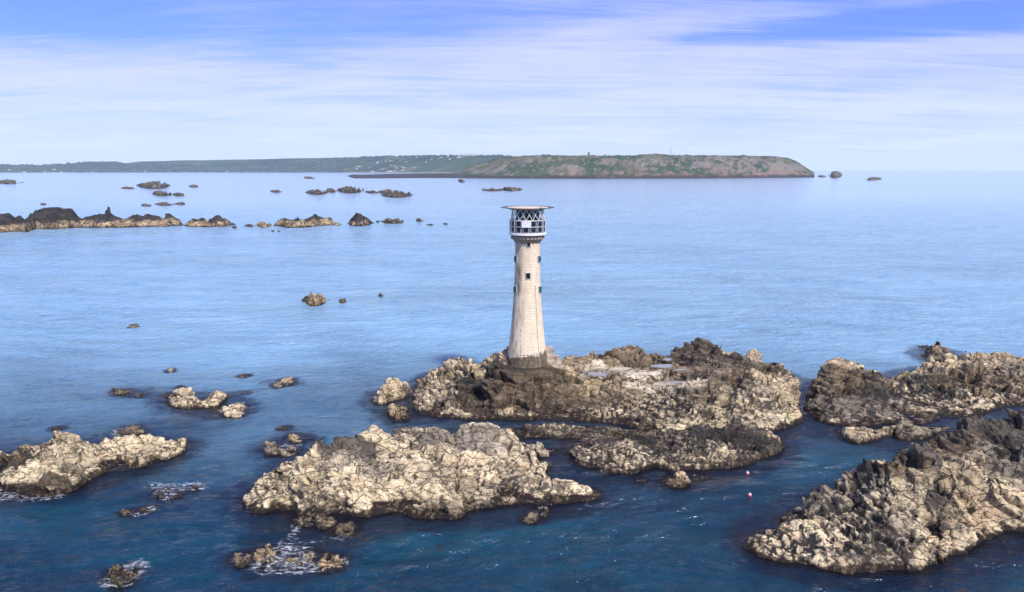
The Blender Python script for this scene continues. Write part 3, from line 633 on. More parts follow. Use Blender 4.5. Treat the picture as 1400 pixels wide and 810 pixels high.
co_crest = [(-260, 228), (-60, 227), (0, 226.5), (30, 226), (60, 226.5), (100, 225), (125, 223), (140, 221), (155, 221.5), (175, 221), (188, 223.5), (210, 221), (240, 220.5), (260, 219.5), (290, 219.5), (330, 218.5), (370, 218), (400, 217), (440, 216.5), (480, 215.5), (530, 215), (560, 214.2), (600, 214), (650, 213.5), (700, 214), (720, 215)]
coast_o, coast_z = land('coast_hills', co_front, co_crest, 67, 1500, 16, 500, coast_paint, prof=coast_prof, rough=.55)
spit_o, _ = land('tidal_flats', [(470, 241), (486, 244.3), (530, 244), (580, 243.6), (640, 243.8), (700, 244)], [(470, 240.8), (500, 242.4), (540, 240.6), (580, 239.6), (640, 239), (700, 239)], 69, 200, 6, 300,
    lambda X, Y, h, t, A, s, hc: np.array((.05, .04, .038))*(.6+.8*fbm(X/40, Y/60, 5, 4)[..., None]), prof=lambda t, A: np.clip(t*4, 0, 1)**.5)

# ------------------------------------------------------------------ sea
ws = dict(x0=-110., x1=125., y0=66., y1=215., st=.5)
gx = np.arange(ws['x0'], ws['x1']+.01, ws['st']); gy = np.arange(ws['y0'], ws['y1']+.01, ws['st'])
def blur(a, r, it=2):
    k = np.ones(2*r+1)/(2*r+1)
    for _ in range(it):
        a = np.apply_along_axis(lambda v: np.convolve(np.pad(v, r, mode='edge'), k, 'valid'), 0, a)
        a = np.apply_along_axis(lambda v: np.convolve(np.pad(v, r, mode='edge'), k, 'valid'), 1, a)
    return a
occ = np.zeros((len(gy), len(gx)))
for X, Y, h, res in ROCKS:
    m = h > .0
    ix = np.round((X[m]-ws['x0'])/ws['st']).astype(int); iy = np.round((Y[m]-ws['y0'])/ws['st']).astype(int)
    ok = (ix >= 0) & (ix < len(gx)) & (iy >= 0) & (iy < len(gy))
    occ[iy[ok], ix[ok]] = 1
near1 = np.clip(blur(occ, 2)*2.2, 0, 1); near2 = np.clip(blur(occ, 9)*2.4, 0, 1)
GX, GY = np.meshgrid(gx, gy)
foam = np.zeros_like(occ)
FO = [  # px, py, rx, ry (m), weight, needs a rock beside it
    (30, 615, 13, 3.5, 1.0, 0), (150, 592, 11, 4.5, 1.0, 0), (5, 662, 6, 6, 1.2, 0), (30, 678, 7, 2.5, .9, 0), (60, 684, 10, 1.6, .8, 0), (175, 634, 4, 2.5, .8, 0), (235, 664, 6, 1.6, 1.0, 0), (268, 662, 5, 1.6, .9, 0), (225, 684, 8, 4, .7, 0), (205, 668, 4, 2, .7, 0),
    (180, 544, 6, 2, .5, 0), (170, 560, 4, 2, .5, 0), (352, 590, 6, 2.5, .7, 0), (300, 588, 5, 2, .5, 0), (310, 605, 5, 2, .4, 0), (440, 578, 10, 3, .35, 0), (480, 560, 10, 4, .25, 0), (398, 612, 3, 1.5, .7, 0), (375, 632, 3, 1.5, .7, 0),
    (390, 757, 3.2, 2.4, 1.25, 0), (385, 772, 3, 2, 1.1, 0), (402, 727, 1.2, 3.0, 1.0, 0), (430, 738, 8, 2.2, .55, 0), (470, 742, 6, 1.5, .7, 0), (360, 785, 8, 2, .5, 0), (405, 782, 5, 2, .7, 0), (470, 768, 1.3, 1.2, .9, 0),
    (190, 772, 2.0, 1.8, 1.3, 0), (172, 787, 2.4, 2.0, 1.0, 0), (150, 800, 2.6, 2.0, .9, 0), (220, 760, 3, 3, .55, 0), (520, 755, 10, 2, .3, 0), (20, 740, 8, 5, .45, 0), (15, 720, 4, 6, .4, 0), (540, 722, 10, 1.5, .3, 0), (505, 715, 6, 1.5, .35, 0),
    (418, 411, 3, 2.5, .8, 0), (800, 480, 9, 5, .35, 0), (890, 665, 8, 1.2, .2, 0), (110, 640, 3, 1, .4, 0), (330, 705, 6, 1.2, .5, 0)]
for (px, py, rx, ry, w, _) in FO:
    cx, cy = un(px, py)
    foam += w*np.exp(-((GX-cx)/rx)**2-((GY-cy)/ry)**2)
foam = foam+1.0*near1*(1-.8*near2)*sst(fbm(GX/6, GY/5, 77, 3), .47, .62)*np.clip((30-GX)/20, .25, 1)
foam = np.clip(foam*(.5+.55*near1+.2*near2), 0, 1.1)
teal = np.zeros_like(occ)
for (px, py, rx, ry, w) in [(1150, 640, 14, 7, .8), (40, 710, 14, 6, .9), (520, 740, 14, 6, .5), (640, 760, 20, 6, .4), (860, 740, 20, 6, .45), (1120, 690, 10, 5, .35), (230, 745, 20, 6, .5), (700, 720, 10, 3, .5), (420, 560, 24, 8, .35), (1200, 480, 40, 14, .5), (1380, 790, 10, 4, .3)]:
    cx, cy = un(px, py); teal += w*np.exp(-((GX-cx)/rx)**2-((GY-cy)/ry)**2)
def axis(lo, hi, core, mid_lo, mid_hi, k):
    # fine core, slowly growing cells over the water that shows waves, then fast growth to the horizon
    def run(v, lim, sign, stop):
        out = []; st_ = .5
        while sign*(stop-v) > 0:
            st_ = min(max(st_*1.03, .5), max(.5, k*abs(v))) if sign*(lim-v) > 0 else st_*1.3
            v = v+sign*st_; out.append(v if sign*(stop-v) > 0 else stop)
        return out
    left = run(core[0], mid_lo, -1, lo)[::-1]; right = run(core[-1], mid_hi, 1, hi)
    return np.array(left+list(core)+right), len(left)
ax, ox = axis(-14500, 14500, gx, -520, 520, .006); ay, oy = axis(-4000, 14000, gy, 40, 900, .006)
WX, WY = np.meshgrid(ax, ay)
def ridged(x, y, seed, o): return 1-np.abs(2*fbm(x, y, seed, o, .5)-1)
ca2, sa2 = math.cos(.32), math.sin(.32)
WU = WX*ca2+WY*sa2; WV = -WX*sa2+WY*ca2
warp = (fbm(WX/30, WY/30, 1201, 3)-.5)*9
gust = .55+.9*fbm(WX/45, WY/70, 1301, 3)
WZ = gust*(.34*(ridged(WU/13.0+.1*warp, (WV+warp)/5.2, 1001, 3)-.6)+.20*(ridged(WU/4.6, (WV+warp)/2.1, 1031, 3)-.6)+.07*(fbm(WU/1.7, WV/1.1, 1061, 2)-.5))
rim = np.clip(np.minimum(np.minimum(WX+700, 700-WX)/200, np.minimum(WY-20, 1500-WY)/np.where(WY < 500, 60, 500)), 0, 1)
WZ = WZ*rim*1.55
def emb(a):
    z = np.zeros(WX.shape); z[oy:oy+len(gy), ox:ox+len(gx)] = a
    return z
fade = np.clip(np.minimum(np.minimum(GX-ws['x0'], ws['x1']-GX), np.minimum(GY-ws['y0'], ws['y1']-GY))/8, 0, 1)
sea_me = grid_mesh('sea', WX, WY, WZ, None, {'near_a': emb(near1*fade), 'near_b': emb(near2*fade), 'foam': emb(foam*fade), 'teal': emb(np.clip(teal, 0, 1)*fade)}, smooth=True)
def sea_material():
    m, g, b, out = mat_new('sea_water')
    pos = g.n('ShaderNodeNewGeometry').outputs['Position']
    A = lambda nm: g.n('ShaderNodeAttribute', attribute_name=nm).outputs['Fac']
    big = g.noise(g.scale(pos, 1, 1.6, 1), .011, 4, .55, .8)
    mid = g.noise(g.scale(pos, 1, 2.2, 1), .05, 5, .6, .8)
    col = g.mix(g.step(big, .38, .64), (.0004, .015, .040), (.0005, .030, .062))
    col = g.mix(g.step(mid, .42, .68, 0, .7), col, (.0006, .040, .070))
    col = g.mix(g.math('MULTIPLY', A('teal'), g.step(mid, .2, .7, .4, 1)), col, (.001, .055, .092))
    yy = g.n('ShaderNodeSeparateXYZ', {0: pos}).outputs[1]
    col = g.mix(g.math('MULTIPLY', g.n('ShaderNodeMapRange', {0: g.math('ADD', yy, g.math('MULTIPLY', g.math('SUBTRACT', big, .5), 110)), 1: 88.0, 2: 215.0, 3: 0.0, 4: 1.0}, interpolation_type='SMOOTHSTEP').outputs[0], .95), col, (.23, .42, .60))  # water body paled with distance, standing in for reflected sky brightness
    kn = g.noise(g.scale(pos, 1, 1.5, 1), .22, 5, .65, .6)
    kelp = g.math('MULTIPLY', g.step(g.math('ADD', A('near_b'), g.math('MULTIPLY', kn, .8)), .62, .95), .8)
    kelp = g.math('MAXIMUM', kelp, g.math('MULTIPLY', g.math('MULTIPLY', g.step(yy, 140, 100), g.step(g.noise(g.scale(pos, 1, 2, 1), .028, 5, .6, 1.2), .56, .70)), .45))
    col = g.mix(kelp, col, (.003, .007, .020))
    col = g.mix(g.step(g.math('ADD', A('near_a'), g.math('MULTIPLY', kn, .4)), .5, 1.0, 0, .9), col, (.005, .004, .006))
    # foam lace
    fv = g.vmath('ADD', pos, g.n('ShaderNodeVectorMath', {0: g.n('ShaderNodeTexNoise', {'Vector': pos, 'Scale': .5, 'Detail': 4.0}).outputs[1], 1: (2.5, 2.5, 0)}, operation='MULTIPLY').outputs[0])
    lace = g.n('ShaderNodeTexVoronoi', {'Vector': g.scale(fv, .6, 1.2, 1), 'Scale': .9}, feature='DISTANCE_TO_EDGE').outputs[0]
    lc = g.step(lace, 0, .22, 1, 0)
    fn = g.noise(g.scale(fv, .6, 1.5, 1), 1.7, 8, .8)
    fs = g.math('ADD', g.math('MULTIPLY', A('foam'), .25), g.math('ADD', g.math('MULTIPLY', fn, .85), g.math('MULTIPLY', lc, .07)))
    fmask = g.math('MULTIPLY', g.step(fs, .70, .88), g.step(A('foam'), .10, .35))
    # rare far whitecaps
    hgt = g.math('MULTIPLY', g.noise(g.scale(pos, .8, 1.3, 1), .22, 3, .5, .4), 1.0)
    w2 = g.noise(g.scale(pos, .75, 1.5, 1), .9, 4, .6, .5)
    w3 = g.noise(g.scale(pos, .9, 1.3, 1), 2.6, 3, .6, .3)
    calm = g.math('MULTIPLY', g.step(yy, 60, 240, .62, 1.0), g.step(g.noise(g.scale(pos, 1, 3.0, 1), .009, 4, .6, 1.0), .35, .65, .75, 1.15))
    w0 = g.noise(g.vmath('ADD', g.scale(pos, .55, 1.25, 1), g.n('ShaderNodeVectorMath', {0: g.n('ShaderNodeTexNoise', {'Vector': pos, 'Scale': .01, 'Detail': 2.0}).outputs[1], 1: (60, 60, 0)}, operation='MULTIPLY').outputs[0]), .085, 7, .72, .3)
    hh = g.math('ADD', g.math('MULTIPLY', w0, 4.6), g.math('MULTIPLY', hgt, 1.2))
    hh = g.math('ADD', g.math('MULTIPLY', hgt, 0.0), hh)
    hh = g.math('ADD', hh, g.math('ADD', g.math('MULTIPLY', w2, .42), g.math('MULTIPLY', w3, .11)))
    hh = g.math('ADD', hh, g.math('MULTIPLY', fmask, .05))
    calm = g.math('MULTIPLY', calm, g.step(yy, 250, 2200, 1.0, .35))
    bp = g.n('ShaderNodeBump', {'Height': hh, 'Strength': calm, 'Distance': .95})
    streak = g.noise(g.scale(pos, .6, 1.3, 1), .07, 7, .7, .6)
    col = g.mix(g.math('MULTIPLY', g.step(yy, 110, 260), g.step(streak, .42, .66, 0, .35)), col, (.36, .54, .73))  # pale streaks in the base colour imitate sky sheen on the waves
    col = g.mix(g.step(yy, 250, 1400, 0, .55), col, (.45, .57, .74))  # base colour pales again far out, a painted sheen toward the horizon
    foamc = g.mix(g.step(fn, .3, .7), (.55, .62, .70), (.85, .88, .9))
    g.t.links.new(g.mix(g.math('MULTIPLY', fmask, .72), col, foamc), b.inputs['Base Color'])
    g.t.links.new(g.step(fmask, 0, 1, .12, .7), b.inputs['Roughness'])
    b.inputs['IOR'].default_value = 1.38
    g.t.links.new(bp.outputs[0], b.inputs['Normal'])
    return m
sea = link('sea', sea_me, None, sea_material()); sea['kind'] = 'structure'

# ------------------------------------------------------------------ lighthouse
TY = 147.0
TX = (721-700)/F*un(721, 400, 20)[1]/cp*0+ (21/F)*(TY*cp+(H-20)*sp_)
def zt(py, r=0): return H-(TY-r)*tdep(py)
def pxr(w): return w/2/F*(TY*cp+12*sp_)       # half-width in metres from a width in pixels
def mesh_from(bm, name, parent, mat, smooth=False):
    bmesh.ops.recalc_face_normals(bm, faces=bm.faces)
    me = bpy.data.meshes.new(name); bm.to_mesh(me); bm.free()
    if smooth:
        me.polygons.foreach_set('use_smooth', np.ones(len(me.polygons), dtype=bool)); me.update()
    return link(name, me, parent, mat)
def lathe(bm, prof, seg=64, cap=True):
    rings = []
    for r, z in prof:
        rings.append([bm.verts.new((r*math.cos(2*math.pi*i/seg), r*math.sin(2*math.pi*i/seg), z)) for i in range(seg)])
    for a, b in zip(rings, rings[1:]):
        for i in range(seg): bm.faces.new((a[i], a[(i+1) % seg], b[(i+1) % seg], b[i]))
    if cap: bm.faces.new(rings[0][::-1]); bm.faces.new(rings[-1])
def box(bm, c, s, rz=0, bev=0, tilt=None):
    M = Matrix.Translation(c) @ Matrix.Rotation(rz, 4, 'Z')
    if tilt: M = M @ Matrix.Rotation(tilt, 4, 'X')
    r = bmesh.ops.create_cube(bm, size=1, matrix=M @ Matrix.Diagonal((s[0], s[1], s[2], 1)))
    if bev: bmesh.ops.bevel(bm, geom=list({e for v in r['verts'] for e in v.link_edges}), offset=bev, segments=1, affect='EDGES')
def bar(bm, p, q, r, seg=6):
    p, q = Vector(p), Vector(q); d = q-p
    M = Matrix.Translation((p+q)/2) @ d.to_track_quat('Z', 'Y').to_matrix().to_4x4()
    bmesh.ops.create_cone(bm, cap_ends=True, segments=seg, radius1=r, radius2=r, depth=d.length, matrix=M)
def tower_material():
    m, g, b, out = mat_new('granite_blocks')
    pos = g.n('ShaderNodeTexCoord').outputs['Object']
    uv = g.n('ShaderNodeUVMap').outputs[0]
    br = g.n('ShaderNodeTexBrick', {'Vector': uv, 'Color1': (.88, .76, .57, 1), 'Color2': (.80, .68, .505, 1), 'Mortar': (.42, .36, .29, 1), 'Scale': 1.0, 'Mortar Size': .022, 'Mortar Smooth': .3, 'Bias': .0, 'Brick Width': 1.35, 'Row Height': .52})
    col = br.outputs[0]
    n1 = g.noise(pos, .45, 5, .6); n2 = g.noise(g.scale(pos, 1.6, 1.6, .22), 1.0, 5, .65); n3 = g.noise(pos, 6, 4, .6)
    col = g.mix(g.step(n1, .48, .68, 0, .5), col, (.74, .56, .38))
    col = g.mix(g.step(n1, .46, .3, 0, .45), col, (.50, .49, .49))
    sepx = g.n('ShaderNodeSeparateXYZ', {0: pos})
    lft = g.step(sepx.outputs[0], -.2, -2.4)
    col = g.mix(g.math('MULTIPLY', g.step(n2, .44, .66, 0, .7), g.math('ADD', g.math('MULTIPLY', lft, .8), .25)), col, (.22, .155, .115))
    # rust stain under the left windows
    sx = g.step(g.math('ABSOLUTE', g.math('ADD', sepx.outputs[0], 1.75)), .0, .75, 1, 0)
    szz = g.math('MULTIPLY', g.step(sepx.outputs[2], zt(408)-BZ, zt(395)-BZ), g.step(sepx.outputs[2], zt(357)-BZ, zt(368)-BZ))
    col = g.mix(g.math('MULTIPLY', g.math('MULTIPLY', sx, szz), g.step(n1, .3, .6, .35, .85)), col, (.19, .13, .10))
    # tidal growth round the foot, higher on the right
    lim = g.math('ADD', g.math('MULTIPLY', sepx.outputs[0], .16), g.math('ADD', g.math('ADD', g.math('MULTIPLY', n1, 2.2), g.math('MULTIPLY', n2, 1.8)), 2.0))
    wet = g.math('SUBTRACT', lim, sepx.outputs[2])
    wm = g.step(wet, -.15, .35)
    col = g.mix(g.math('MULTIPLY', wm, .93), col, g.mix(g.step(g.noise(g.scale(pos, 1, 1, .5), 2.0, 5, .65), .35, .65), (.045, .034, .022), (.16, .125, .085)))
    col = g.mix(g.step(n3, .62, .74, 0, .4), col, (.30, .27, .22))
    g.t.links.new(col, b.inputs['Base Color']); b.inputs['Roughness'].default_value = .82; b.inputs['Specular IOR Level'].default_value = .25
    h = g.math('ADD', g.math('MULTIPLY', br.outputs[1], -1.0), g.math('MULTIPLY', n3, .35))
    bp = g.n('ShaderNodeBump', {'Height': h, 'Strength': .7, 'Distance': .05}); g.t.links.new(bp.outputs[0], b.inputs['Normal'])
    return m
BZ = 4.6
LZ = lambda py, r=0: zt(py, r)-BZ
M_gran = tower_material()
M_white = simple('white_paint', (.76, .77, .78), .45, 0, .07, 2)
M_panel = simple('solar_cells', (.008, .014, .045), .18, 0, .35, 4)
M_dark = simple('dark_glass', (.006, .007, .009), .12, 0, .3, 2)
M_black = simple('black_iron', (.03, .03, .034), .6, 0, .4, 3)  # near-black iron for the lantern drum and deck brackets
M_green = simple('teal_painted_shutter', (.015, .105, .105), .5, 0, .35, 4)
M_deck = simple('deck_paint', (.58, .48, .35), .7, 0, .12, 1.2)
M_net = simple('safety_net_steel', (.10, .11, .13), .5, .5, .3, 3)
M_conc = simple('weathered_concrete', (.36, .31, .25), .85, 0, .45, 1.1, .05)
M_lens = simple('lens_glass', (.25, .45, .45), .1, 0, .2, 2)
M_box = simple('grey_equipment', (.42, .43, .44), .5, 0, .3, 4)
LH = empty('lighthouse', (TX, TY, BZ))
tag(LH, 'tall tapering granite lighthouse with helipad and solar panels round its lantern', 'lighthouse')
# shaft
pts = [(497, 57.5), (494, 57), (485, 55), (476, 52.6), (470, 51), (455, 47), (440, 44), (425, 41.2), (410, 39), (398, 37.2), (380, 35.8), (360, 34.8), (345, 34.2), (333, 34.4), (330, 35.4)]
prof = [(4.5, 0)]+[(pxr(w), LZ(y)) for y, w in pts]
# smooth subdivision in z
zs = np.arange(0, LZ(330), .26); pr = sorted(prof, key=lambda q: q[1])
rr = np.interp(zs, [q[1] for q in pr], [q[0] for q in pr]); k = np.ones(7)/7
rr = np.convolve(np.pad(rr, 3, mode='edge'), k, 'valid')
def rad_at(z): return float(np.interp(z, zs, rr))
bm = bmesh.new(); uvl = bm.loops.layers.uv.new('UVMap'); SEG = 72
rings = [[bm.verts.new((r*math.cos(2*math.pi*i/SEG+.01), r*math.sin(2*math.pi*i/SEG+.01), z)) for i in range(SEG)] for r, z in zip(rr, zs)]
for a in range(len(rings)-1):
    for i in range(SEG):
        f = bm.faces.new((rings[a][i], rings[a][(i+1) % SEG], rings[a+1][(i+1) % SEG], rings[a+1][i])); f.smooth = True
        for lp, (u, v) in zip(f.loops, ((i, a), (i+1, a), (i+1, a+1), (i, a+1))): lp[uvl].uv = (u/SEG*21.6, v*.26)
bm.faces.new(rings[-1])
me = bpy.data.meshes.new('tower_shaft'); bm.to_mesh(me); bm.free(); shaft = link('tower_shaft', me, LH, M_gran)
zc = LZ(330)
# corbelled cornice
bm = bmesh.new(); lathe(bm, [(rad_at(zc)-.02, zc-.28), (2.72, zc-.02), (2.9, zc+.25), (3.2, zc+.55), (3.3, zc+.75), (3.3, LZ(322.5))], 72)
mesh_from(bm, 'cornice', LH, simple('cornice_stone', (.36, .30, .25), .8, 0, .35, 2.5), False)
for i in range(28):
    a = 2*math.pi*i/28; bm = bmesh.new()
    box(bm, (3.3*math.cos(a), 3.3*math.sin(a), LZ(324.6)), (.22, .26, .42), a)
    mesh_from(bm, 'corbel', LH, M_conc)
# white gallery floor ring
bm = bmesh.new(); lathe(bm, [(3.42, LZ(321.4)), (3.72, LZ(321.0)), (3.78, LZ(320.4)), (3.78, LZ(318.4)), (3.6, LZ(317.9))], 72)
mesh_from(bm, 'gallery_floor', LH, M_white)
# gallery drum behind the panels
bm = bmesh.new(); lathe(bm, [(3.05, LZ(318)+.01), (3.05, LZ(300.5))], 48)
mesh_from(bm, 'lantern_drum', LH, M_black)
# panel frames and panels
z0, z1 = LZ(316.6), LZ(301.2); zm = (z0+z1)/2; RG = 3.52
NCOL = 15; off = R(-90-6.5)
bm = bmesh.new()
for zr in (z0-.12, zm, z1+.1):
    n = 60
    for i in range(n):
        a, b2 = 2*math.pi*i/n, 2*math.pi*(i+1)/n
        bar(bm, (RG*math.cos(a), RG*math.sin(a), zr), (RG*math.cos(b2), RG*math.sin(b2), zr), .035)
for i in range(NCOL):
    a = off+2*math.pi*(i+.5)/NCOL
    for s in (-.09, .09):
        bar(bm, (RG*math.cos(a+s), RG*math.sin(a+s), LZ(318)), (RG*math.cos(a+s), RG*math.sin(a+s), z1+.1), .032)
    for j in range(8):
        z = z0+(z1-z0)*(j+.5)/8
        bar(bm, (RG*math.cos(a-.09), RG*math.sin(a-.09), z), (RG*math.cos(a+.09), RG*math.sin(a+.09), z), .03)
mesh_from(bm, 'gallery_railing', LH, M_white)
hp = (zm-z0)*.88
for row, zc_ in enumerate(((z0+zm)/2, (zm+z1)/2)):
    for i in range(NCOL):
        a = off+2*math.pi*i/NCOL
        cxp = (RG+.06)*math.cos(a), (RG+.06)*math.sin(a)
        if i == 0 and row == 1: continue
        bm = bmesh.new(); box(bm, (cxp[0], cxp[1], zc_), (.07, 1.0, hp), a, .015)
        pn = mesh_from(bm, 'solar_panel', LH, M_panel)
        bm = bmesh.new()
        for sgn in (-1, 1):
            box(bm, (cxp[0]-sgn*.51*math.sin(a), cxp[1]+sgn*.51*math.cos(a), zc_), (.09, .035, hp+.06), a)
        for sgn in (-1, 1): box(bm, (cxp[0], cxp[1], zc_+sgn*(hp/2+.02)), (.09, .98, .035), a)
        mesh_from(bm, 'panel_frame', pn, M_white)
a = off+.02
bm = bmesh.new(); box(bm, ((RG+.12)*math.cos(a), (RG+.12)*math.sin(a), (zm+z1)/2), (.08, 1.85, hp+.35), a, .02)
mesh_from(bm, 'sign_board', LH, M_white)
# lattice cage under the deck
zb, ztp = LZ(300.6), LZ(286.2)
def ringpt(n_, i, r, z): return (r*math.cos(off+2*math.pi*i/n_), r*math.sin(off+2*math.pi*i/n_), z)
bm = bmesh.new()
NX = 16
for i in range(NX):
    bar(bm, ringpt(NX, i, 3.42, zb), ringpt(NX, i+1, 3.12, ztp), .065); bar(bm, ringpt(NX, i+1, 3.42, zb), ringpt(NX, i, 3.12, ztp), .065)
for i in range(48):
    bar(bm, ringpt(48, i, 3.42, zb), ringpt(48, i+1, 3.42, zb), .07); bar(bm, ringpt(48, i, 3.12, ztp), ringpt(48, i+1, 3.12, ztp), .09)
mesh_from(bm, 'lattice_cage', LH, M_white)
bm = bmesh.new(); lathe(bm, [(2.3, zb-.1), (2.3, ztp+.05)], 24)
ln = mesh_from(bm, 'lantern', LH, M_dark)
bm = bmesh.new()
for i in range(12): bar(bm, ringpt(12, i, 2.33, zb-.1), ringpt(12, i, 2.33, ztp), .06)
mesh_from(bm, 'glazing_bar', ln, M_green)
for c_, a_ in (((-.75, -2.3), .1), ((1.05, -2.15), .4)):
    bm = bmesh.new(); box(bm, (c_[0], c_[1], (zb+ztp)/2), (.5, .16, 1.1), a_, .02); mesh_from(bm, 'lens', ln, M_lens)
bm = bmesh.new(); lathe(bm, [(.16, zb), (.3, zb+.25), (.3, zb+.6), (.18, zb+.8)], 12)
for v in bm.verts: v.co.x -= .85; v.co.y -= 2.9
mesh_from(bm, 'fog_signal', LH, M_green)
bm = bmesh.new(); lathe(bm, [(.28, LZ(287.6)), (.34, LZ(286.5)), (.3, LZ(284)), (.1, LZ(282.6))], 12)
for v in bm.verts: v.co.x += 2.5; v.co.y -= 3.3
mesh_from(bm, 'deck_lamp', LH, M_green)
# helideck
zd = LZ(284.2)
bm = bmesh.new(); lathe(bm, [(3.3, zd-.32), (3.9, zd-.2), (4.1, zd-.08), (4.12, zd+.06), (4.0, zd+.10)], 64)
dk = mesh_from(bm, 'helipad', LH, M_deck)
bm = bmesh.new()
for r_ in (1.3, 2.6): lathe(bm, [(r_, zd+.101), (r_, zd+.112), (r_+.16, zd+.112), (r_+.16, zd+.101)], 48, False)
mesh_from(bm, 'deck_marking', dk, M_white)
bm = bmesh.new()
for i in range(24):
    bar(bm, ringpt(24, i, 4.08, zd-.12), ringpt(24, i, 5.35, zd+.06), .035)
for rr_, zz_ in ((4.5, zd-.06), (4.9, zd), (5.35, zd+.06)):
    for i in range(48): bar(bm, ringpt(48, i, rr_, zz_), ringpt(48, i+1, rr_, zz_), .03 if rr_ < 5 else .045)
mesh_from(bm, 'safety_net', LH, M_net)
for i in range(8):
    bm = bmesh.new(); bar(bm, ringpt(8, i+.5, 2.9, ztp), ringpt(8, i+.5, 3.7, zd-.25), .08)
    mesh_from(bm, 'deck_bracket', LH, M_black)
# windows
def window(px, py, w, h, shutter):
    z = LZ(py, 2.6); r = rad_at(z)
    s = max(-.97, min(.97, (px-721)/F*TY*1.005/r)); a = math.asin(s)-math.pi/2
    n = Vector((math.cos(a), math.sin(a), 0))
    bm = bmesh.new()
    for sx_, sz_, wx_, wz_ in ((-1, 0, .10, h+.2), (1, 0, .10, h+.2), (0, 1, w, .10), (0, -1, w, .12)):
        c = n*(r+.01)+Vector((-n.y, n.x, 0))*sx_*(w/2+.05)+Vector((0, 0, z+sz_*(h/2+.05)))
        box(bm, c, (.22, wx_ if sx_ else w, wz_), a)
    wn = mesh_from(bm, 'window', LH, M_box)
    bm = bmesh.new(); box(bm, n*(r+.0)+Vector((0, 0, z)), (.14, w, h), a); mesh_from(bm, 'pane', wn, M_dark)
    if shutter:
        t = Vector((-n.y, n.x, 0))*(-1 if px < 721 else 1)
        bm = bmesh.new(); box(bm, n*(r+.22)+t*(w/2*.2)+Vector((0, 0, z-.05)), (.07, w*.75, h), a+.5*(1 if px < 721 else -1), .01)
        mesh_from(bm, 'shutter', wn, M_green)
for wdef in [(722, 335, .62, .78, 0), (705.6, 355.5, .75, 1.1, 1), (736, 355.5, .75, 1.1, 1), (721.6, 377.5, .8, 1.1, 0), (704.8, 397.5, .75, 1.2, 1), (737.3, 397.5, .75, 1.2, 1), (722, 424, .01, .01, 0)][:6]:
    window(*wdef)
# downpipe on the right
bm = bmesh.new(); prev = None
ap = math.radians(-90+36)
for z in np.arange(.6, LZ(386), .8):
    r = rad_at(z)+.05; p_ = Vector((r*math.cos(ap), r*math.sin(ap), z))
    if prev: bar(bm, prev, p_, .055)
    prev = p_
mesh_from(bm, 'downpipe', LH, M_box)
# foot course
for i in range(7):
    a = math.radians(-118+i*9.5); r = rad_at(4.4)+.06; bm = bmesh.new()
    box(bm, (r*math.cos(a), r*math.sin(a), 4.3+.02*i), (.2, .30, .16), a, .03)
    mesh_from(bm, 'iron_step', LH, M_box)

# concrete landing beside the tower
def solid(name, label, cat, boxes, mat, loc, rz=0):
    bm = bmesh.new()
    for c, s, r in boxes: box(bm, c, s, r, .06)
    o = mesh_from(bm, name, None, mat); o.location = loc; o.rotation_euler.z = rz; tag(o, label, cat); return o
x_, y_ = un(752, 500, 6.0)
solid('concrete_steps', 'stepped weathered concrete landing beside the foot of the lighthouse', 'landing steps',
      [((-.2, 4.2, 1.4), (2.2, 2.6, 3.2), .05), ((.6, 2.4, .55), (2.9, 1.5, 2.2), .0), ((.9, .9, .0), (3.4, 1.7, 1.6), -.05), ((1.6, -.5, -.5), (3.6, 1.4, 1.3), .03)], M_conc, (x_, y_+1.0, 5.6), .0)
# tide pools
def pool(px, py, z, rx, ry, label, seed):
    x, y = un(px, py, z); rng = random.Random(seed); bm = bmesh.new(); vs = []
    ph = [rng.uniform(0, 6.28) for _ in range(4)]
    for i in range(40):
        a = 2*math.pi*i/40; k = 1+.16*math.sin(2*a+ph[0])+.12*math.sin(3*a+ph[1])+.08*math.sin(5*a+ph[2])
        vs.append(bm.verts.new((.72*rx*k*math.cos(a), .72*ry*k*math.sin(a), 0)))
    bm.faces.new(vs)
    r = bmesh.ops.extrude_face_region(bm, geom=bm.faces[:]); bmesh.ops.translate(bm, vec=(0, 0, -.12), verts=[v for v in r['geom'] if isinstance(v, bmesh.types.BMVert)])
    o = mesh_from(bm, 'tide_pool', None, M_pool); o.location = (x, y, z-.25); tag(o, label, 'tide pool', 'tide pools on the lighthouse islet')
M_pool, g, b, _ = mat_new('pool_water')
g.t.links.new(g.mix(g.noise(g.n('ShaderNodeTexCoord').outputs['Object'], 1.5, 3), (.16, .17, .19), (.30, .29, .29)), b.inputs['Base Color'])  # base kept pale in place of the sky's reflection in the pools
b.inputs['Roughness'].default_value = .06; b.inputs['IOR'].default_value = 1.6
pool(906, 499, 4.5, 2.9, 2.3, 'largest bright tide pool on top of the lighthouse islet', 1)
pool(913, 490, 4.8, 1.3, 1.3, 'small pool just behind the largest tide pool', 2)
pool(934, 504, 4.4, 2.2, 1.0, 'slender pool right of the largest tide pool', 3)
pool(820, 510, 4.2, 3.2, 2.1, 'dull grey pool left of the white concrete patch', 4)
pool(925, 521, 3.9, 3.4, .9, 'narrow pool on the pale ledge nearest the viewer', 5)

